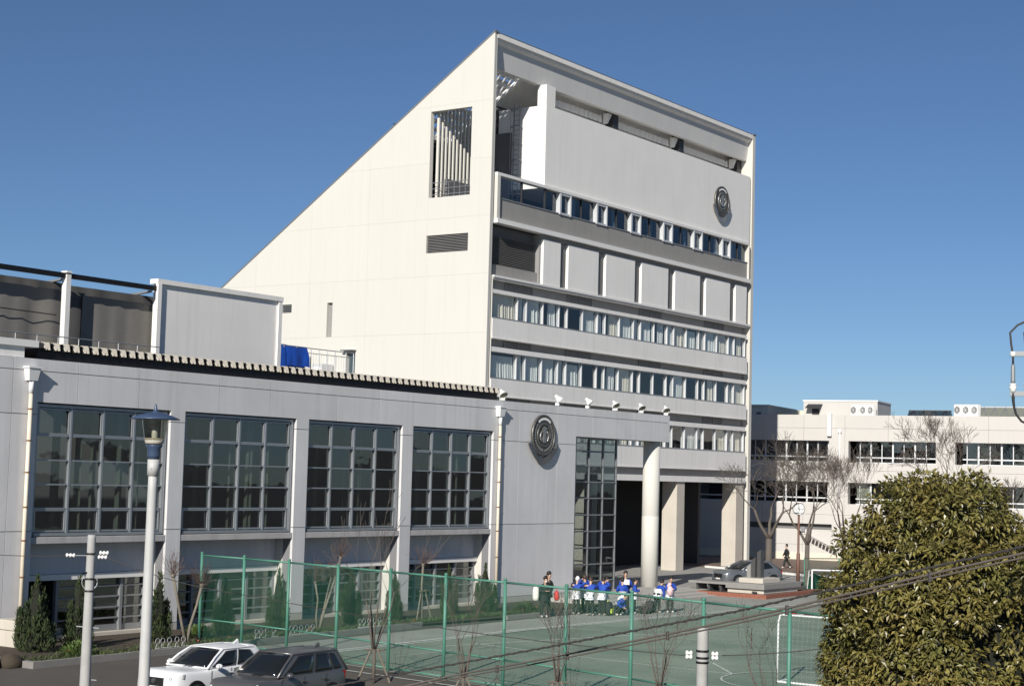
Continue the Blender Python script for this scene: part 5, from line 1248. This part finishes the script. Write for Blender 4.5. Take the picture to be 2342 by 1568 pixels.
def person(label, pos, face, h=1.6, lean=0, head=0, arms='down', legs='stand', jacket='jacket_blue', hem='jacket_white', trouser='trouser_black', hair='hair', stripe=None, shoes='shoe', longhair=False, mask=False, hood=None, coat=False, group='students gathered by the court'):
    t = thing('person', label, 'person', (0,0,0), group); k = h/1.7
    crouch = legs == 'crouch'; hz = .92 if not crouch else .42
    J = {}; J['pelvis'] = Vector((0,0,hz)); 
    def up(x, y, z):   # rotate upper body about the pelvis
        c, s = math.cos(lean), math.sin(lean); return Vector((x*c+z*s, y, hz+z*c-x*s))
    J['waist'] = up(0,0,.14); J['belly'] = up(0,0,.06); J['hemb'] = Vector((0,0,hz-.1 if not crouch else hz+.0)); J['hemt'] = up(0,0,.17); J['chest'] = up(.01,0,.36); J['neck'] = up(.0,0,.53)
    nd = up(.03,0,.6)-J['neck']; J['skull'] = J['neck']+Vector((math.sin(lean*.6+head)*.17,0,math.cos(lean*.6+head)*.17)); J['crown'] = J['neck']+Vector((math.sin(lean*.6+head)*.25,0,math.cos(lean*.6+head)*.25))
    for s, n in ((1,'l'),(-1,'r')):
        J['sh'+n] = up(0,s*.17,.46)
        if arms == 'down': el, wr = up(-.02,s*.24,.2), up(.08,s*.25,-.05)
        elif arms == 'hold': el, wr = up(.06,s*.26,.22), up(.28,s*.08,.26)
        elif arms == 'raise': el, wr = up(.16,s*.3,.5), up(.12,s*.1,.66)
        elif arms == 'embrace': el, wr = up(.2,s*.3,.42), up(.42,s*.2,.46)
        elif arms == 'reach': el, wr = up(.18,s*.18,.3)+Vector((0,0,-.1)), Vector((.42,s*.12,.12 if crouch else .6))
        elif arms == 'walk': el, wr = up(-.1*s,s*.23,.2), up(.12-.22*s*.6,s*.24,-.02)
        J['el'+n], J['wr'+n] = el, wr; hd = (wr-el).normalized(); J['pa'+n] = wr+hd*.06
        sd = hd.cross(Vector((0,0,1))); sd = sd.normalized() if sd.length > .01 else Vector((0,1,0))
        for f in range(4): J['f%d%s' % (f,n)] = J['pa'+n]+hd*(.055+.012*(f in (1,2)))+sd*(f-1.5)*.021+Vector((.01,0,-.012))
        J['th'+n] = wr+hd*.055+sd*.05*s
        if crouch: kn, an, to = Vector((.34,s*.16,.46)), Vector((.02,s*.13,.09)), Vector((.16,s*.15,.04))
        elif legs == 'walk': kn, an, to = Vector((.12*s+.06,s*.09,.5)), Vector((.3*s-.04,s*.09,.09 if s > 0 else .14)), Vector((.3*s+.1,s*.1,.05 if s > 0 else .05))
        else: kn, an, to = Vector((.03,s*.1,.49)), Vector((-.01,s*.12,.08)), Vector((.13,s*.14,.04))
        J['hip'+n] = Vector((0,s*.09,hz-.03)); J['kn'+n], J['an'+n], J['to'+n] = kn, an, to
    ca, sa = math.cos(face), math.sin(face)
    W_ = {a: (Vector(((v.x*ca-v.y*sa)*k, (v.x*sa+v.y*ca)*k, v.z*k))) for a, v in J.items()}
    def nod(d): return {a: (W_[a], (r[0]*k, r[1]*k) if isinstance(r, tuple) else r*k) for a, r in d.items()}
    br = {'pelvis':(.11,.1),'waist':(.1,.09),'chest':(.12,.1),'neck':.05,'skull':(.082,.1),'crown':(.06,.075)}
    ed = [('pelvis','waist'),('waist','chest'),('chest','neck'),('neck','skull'),('skull','crown')]
    for n in 'lr':
        br.update({'sh'+n:.06,'el'+n:.042,'wr'+n:.028,'pa'+n:(.036,.018),'hip'+n:.085,'kn'+n:.058,'an'+n:.04,'to'+n:.035,'th'+n:.009}); ed += [('chest','sh'+n),('sh'+n,'el'+n),('el'+n,'wr'+n),('wr'+n,'pa'+n),('wr'+n,'th'+n),('pelvis','hip'+n),('hip'+n,'kn'+n),('kn'+n,'an'+n),('an'+n,'to'+n)]
        for f in range(4): br['f%d%s' % (f,n)] = .009; ed.append(('pa'+n,'f%d%s' % (f,n)))
    skin('body', nod(br), ed, 'skin', t, 'pelvis')
    jr = {'belly':(.19,.155),'waist':(.195,.16),'chest':(.205,.165),'neck':(.085,.085)}; je = [('belly','waist'),('waist','chest'),('chest','neck')]
    for n in 'lr': jr.update({'sh'+n:.1,'el'+n:.08,'wr'+n:.058}); je += [('chest','sh'+n),('sh'+n,'el'+n),('el'+n,'wr'+n)]
    skin('jacket', nod(jr), je, jacket, t, 'chest')
    pr = {'hemb':(.2,.17) if not coat else (.23,.2),'pelvis':(.208,.175),'hemt':(.2,.166)}
    skin('jacket_hem', nod(pr), [('hemb','pelvis'),('pelvis','hemt')], hem, t, 'pelvis')
    tr = {'pelvis':(.12,.11)}; te = []
    for n in 'lr': tr.update({'hip'+n:.1,'kn'+n:.09,'an'+n:.075}); te += [('pelvis','hip'+n),('hip'+n,'kn'+n),('kn'+n,'an'+n)]
    skin('trousers', nod(tr), te, trouser, t, 'pelvis')
    for n in 'lr': skin('shoe', nod({'an'+n:.055,'to'+n:.048}), [('an'+n,'to'+n)], shoes, t, 'an'+n)
    fw = Vector((ca,sa,0)); hc = W_['skull'].lerp(W_['crown'], .45); ax = (W_['crown']-W_['neck']).normalized(); fwd = (fw-ax*fw.dot(ax)).normalized()
    m = MB(); m.sphere((0,0,0), (1,1,1), 12, 9); rot = Matrix((fwd, ax.cross(fwd), ax)).transposed()
    m.v = [tuple(hc-fwd*.028*k+rot @ Vector((p[0]*.112*k if p[0] < .5 else (.056+ (p[0]-.5)*.01)*k, p[1]*.103*k, (p[2]*.135+.025)*k if p[2] > -.55 or p[0] < -.1 else .0)) ) for p in m.v]
    m.build('hair', hair if not hood else hood, t, True)
    if longhair: MB().tube([hc-fwd*.07*k, hc-fwd*.1*k-ax*.2*k, hc-fwd*.08*k-ax*.32*k], [.09*k,.08*k,.03*k], 8).build('long_hair', hair, t, True)
    fc = MB()
    fc.sphere(hc+fwd*.108*k-ax*.045*k, .014*k, 6, 5); fco = fc.build('nose', 'skin', t, True)
    for s in (-1,1):
        MB().sphere(hc+fwd*.095*k-ax*.012*k+ax.cross(fwd)*s*.035*k, .011*k, 6, 5).build('eye', 'hair', t); MB().sphere(hc-ax*.03*k+ax.cross(fwd)*s*.09*k, (.02*k,.02*k,.03*k), 6, 5).build('ear', 'skin', t, True)
    MB().sphere(hc+fwd*.096*k-ax*.085*k, (.022*k,.022*k,.007*k), 6, 4).build('mouth', 'red_bag', t)
    if mask: MB().sphere(hc+fwd*.075*k-ax*.075*k, (.05*k,.05*k,.045*k), 8, 6).build('face_mask', 'jacket_white', t, True)
    if stripe:
        for n in 'lr': MB().tube([W_['hip'+n]+Vector((-sa,ca,0))*(.09 if n == 'l' else -.09)*k, W_['kn'+n]+Vector((-sa,ca,0))*(.07 if n == 'l' else -.07)*k, W_['an'+n]+Vector((-sa,ca,0))*(.055 if n == 'l' else -.055)*k], .022*k, 6).build('trouser_stripe', stripe, t)
    t.location = (pos[0], pos[1], pos[2] if len(pos) > 2 else .012); return t
CAM = lambda x, y: math.atan2(-y, -x)
person('person in black jacket and face mask with a white bag on the left shoulder', (59.4,39.75), CAM(59.4,39.75)+.5, 1.68, .08, .25, 'hold', jacket='jacket_black', hem='jacket_black', mask=True)
person('taller dark-clad person with bright collar standing behind the masked one', (60.5,40.35), CAM(60,40)+.9, 1.80, .1, .2, 'hold', jacket='jacket_black', hem='jacket_black', stripe='neon')
person('student with white hood up at the left of the blue group', (62.0,39.8), CAM(62,39.8)+math.pi-.3, 1.58, .15, .4, 'embrace', hood='jacket_white')
person('brown-haired student with arms raised to the head in the blue group', (62.9,39.9), CAM(62,39.8)+math.pi+.4, 1.6, .1, .3, 'raise', hair='hair_brown', stripe='neon')
person('student in blue and white jacket seen from behind in the middle of the group', (61.9,39.0), CAM(62,39)+math.pi, 1.62, .2, .5, 'embrace', hair='hair_brown')
person('student with raised arms hugging neighbours right of the middle of the group', (62.45,38.75), CAM(62,39)+math.pi-.4, 1.6, .15, .35, 'raise')
person('student with pink scarf at the right of the huddle', (63.2,39.1), CAM(63,39)+1.2, 1.58, .15, .2, 'hold', stripe='neon', hair='hair')
person('student in blue jacket crouching with one hand on the ground', (63.0,38.3), CAM(63,38.3)+1.0, 1.58, .8, .2, 'hold', 'crouch')
person('student in blue and white jacket with the back turned beside the standing woman', (63.6,38.4), CAM(63.5,38.3)+math.pi+.2, 1.55, .12, .2, 'hold')
person('dark-haired woman facing the court holding a white sheet of paper', (65.5,39.4), CAM(65.5,39.4)+.2, 1.72, 0, .05, 'hold', longhair=True, hem='jacket_blue')
person('student in blue looking right next to the woman with the paper', (64.5,38.35), CAM(64.5,38.3)+1.5, 1.52, .1, .15, 'hold')
person('student in blue bending over a black backpack', (65.8,37.9), CAM(65.7,37.9)+2.6, 1.55, .75, .1, 'reach')
person('student in blue cradling a pink bundle in front of the column', (66.35,37.55), CAM(66.3,37.5)+.4, 1.58, .1, .25, 'hold')
person('dark-clad person in long coat walking past the white wall', (107.7,51.6,.02), math.radians(128), 1.62, .05, .1, 'walk', 'walk', jacket='jacket_black', hem='jacket_black', trouser='trouser_black', coat=True, group='passers-by')
dg = bpy.context.evaluated_depsgraph_get()
done = []
for o, mtl in QUEUE:
    me = bpy.data.meshes.new_from_object(o.evaluated_get(dg)); done.append((o, me, mtl))
for o, me, mtl in done:
    o.modifiers.clear(); old = o.data; o.data = me; me.materials.clear(); me.materials.append(M[mtl]); me.name = o.name; bpy.data.meshes.remove(old)
# bags
def bag(name, label, c, s, mtl, rz=0, trim=None):
    t = thing(name, label, 'bag', (0,0,0)); m = MB(); m.sphere((0,0,s[2]*.5), (s[0]*.5,s[1]*.5,s[2]*.5), 14, 10)
    m.v = [(math.copysign(abs(x/(s[0]*.5))**.6,x)*s[0]*.5, math.copysign(abs(y/(s[1]*.5))**.6,y)*s[1]*.5, s[2]*.5+math.copysign(abs((z-s[2]*.5)/(s[2]*.5))**.65,z-s[2]*.5)*s[2]*.5) for x, y, z in m.v]
    m.build('bag_body', mtl, t, True)
    m = MB(); m.tube([(s[0]*.2*math.cos(a*math.pi/8), 0, s[2]*.95+.09*math.sin(a*math.pi/8)) for a in range(9)], .015, 6); m.build('handle', trim or mtl, t, True)
    MB().box(-s[0]*.36,s[0]*.36,-s[1]*.58,-s[1]*.44,s[2]*.15,s[2]*.5).build('front_pocket', trim or mtl, t, bevel=.02)
    place(t, c, rz); return t
bag('shoulder_bag', 'large white shoulder bag carried by the masked person in black', (59.05,39.95,.72), (.34,.28,.62), 'white_bag', .6, 'jacket_black')
b_ = bag('shoulder_bag', 'red bag with white outline held in front of the two dark-clad people', (59.9,39.45,.72), (.38,.2,.42), 'red_bag', .7)
for (p, q) in (((-.16,.1),(.16,.1)),((.16,.1),(.16,.36)),((.16,.36),(-.16,.36)),((-.16,.36),(-.16,.1))): MB().tube([(p[0],-.13,p[1]),(q[0],-.13,q[1])], .022, 5).build('white_outline', 'goal_white', b_)
MB().tube([(-.1,0,.4),(-.16,.02,.7),(-.1,.05,.85)], .022, 6).build('strap', 'red_bag', b_, True)
bag('backpack', 'black backpack on the ground under the bending student', (65.6,38.15,.012), (.5,.4,.55), 'jacket_black', .4, 'trouser_black')
bag('backpack', 'black backpack lying beside the student next to the woman with the paper', (64.9,38.05,.012), (.55,.4,.35), 'jacket_black', 1.1, 'trouser_black')
bag('backpack', 'black backpack with bright piping behind the crouching student', (62.75,38.6,.012), (.42,.36,.6), 'jacket_black', .2, 'neon')
bd_ = thing('pink_bundle', 'folded pink and white garment held by the student by the column', 'garment', (66.1,37.4,1.0))
m = MB(); m.sphere((66.12,37.42,1.02), (.16,.15,.24), 10, 8); m.sphere((66.08,37.45,1.28), (.1,.1,.1), 8, 6); m.v = [(x+.02*math.sin(z*30),y+.02*math.cos(z*26),z) for x, y, z in m.v]; m.build('cloth', 'pink', bd_, True)
pp = thing('paper_sheet', 'white sheet of paper held by the dark-haired woman', 'paper', (65.2,39.2,1.2))
m = MB(); m.add([(65.22,39.02,1.22),(65.02,39.32,1.24),(65.08,39.36,1.46),(65.28,39.06,1.44),(65.225,39.022,1.218),(65.025,39.322,1.238),(65.085,39.362,1.458),(65.285,39.062,1.438)],[(0,1,2,3),(7,6,5,4)]); m.build('sheet', 'jacket_white', pp)
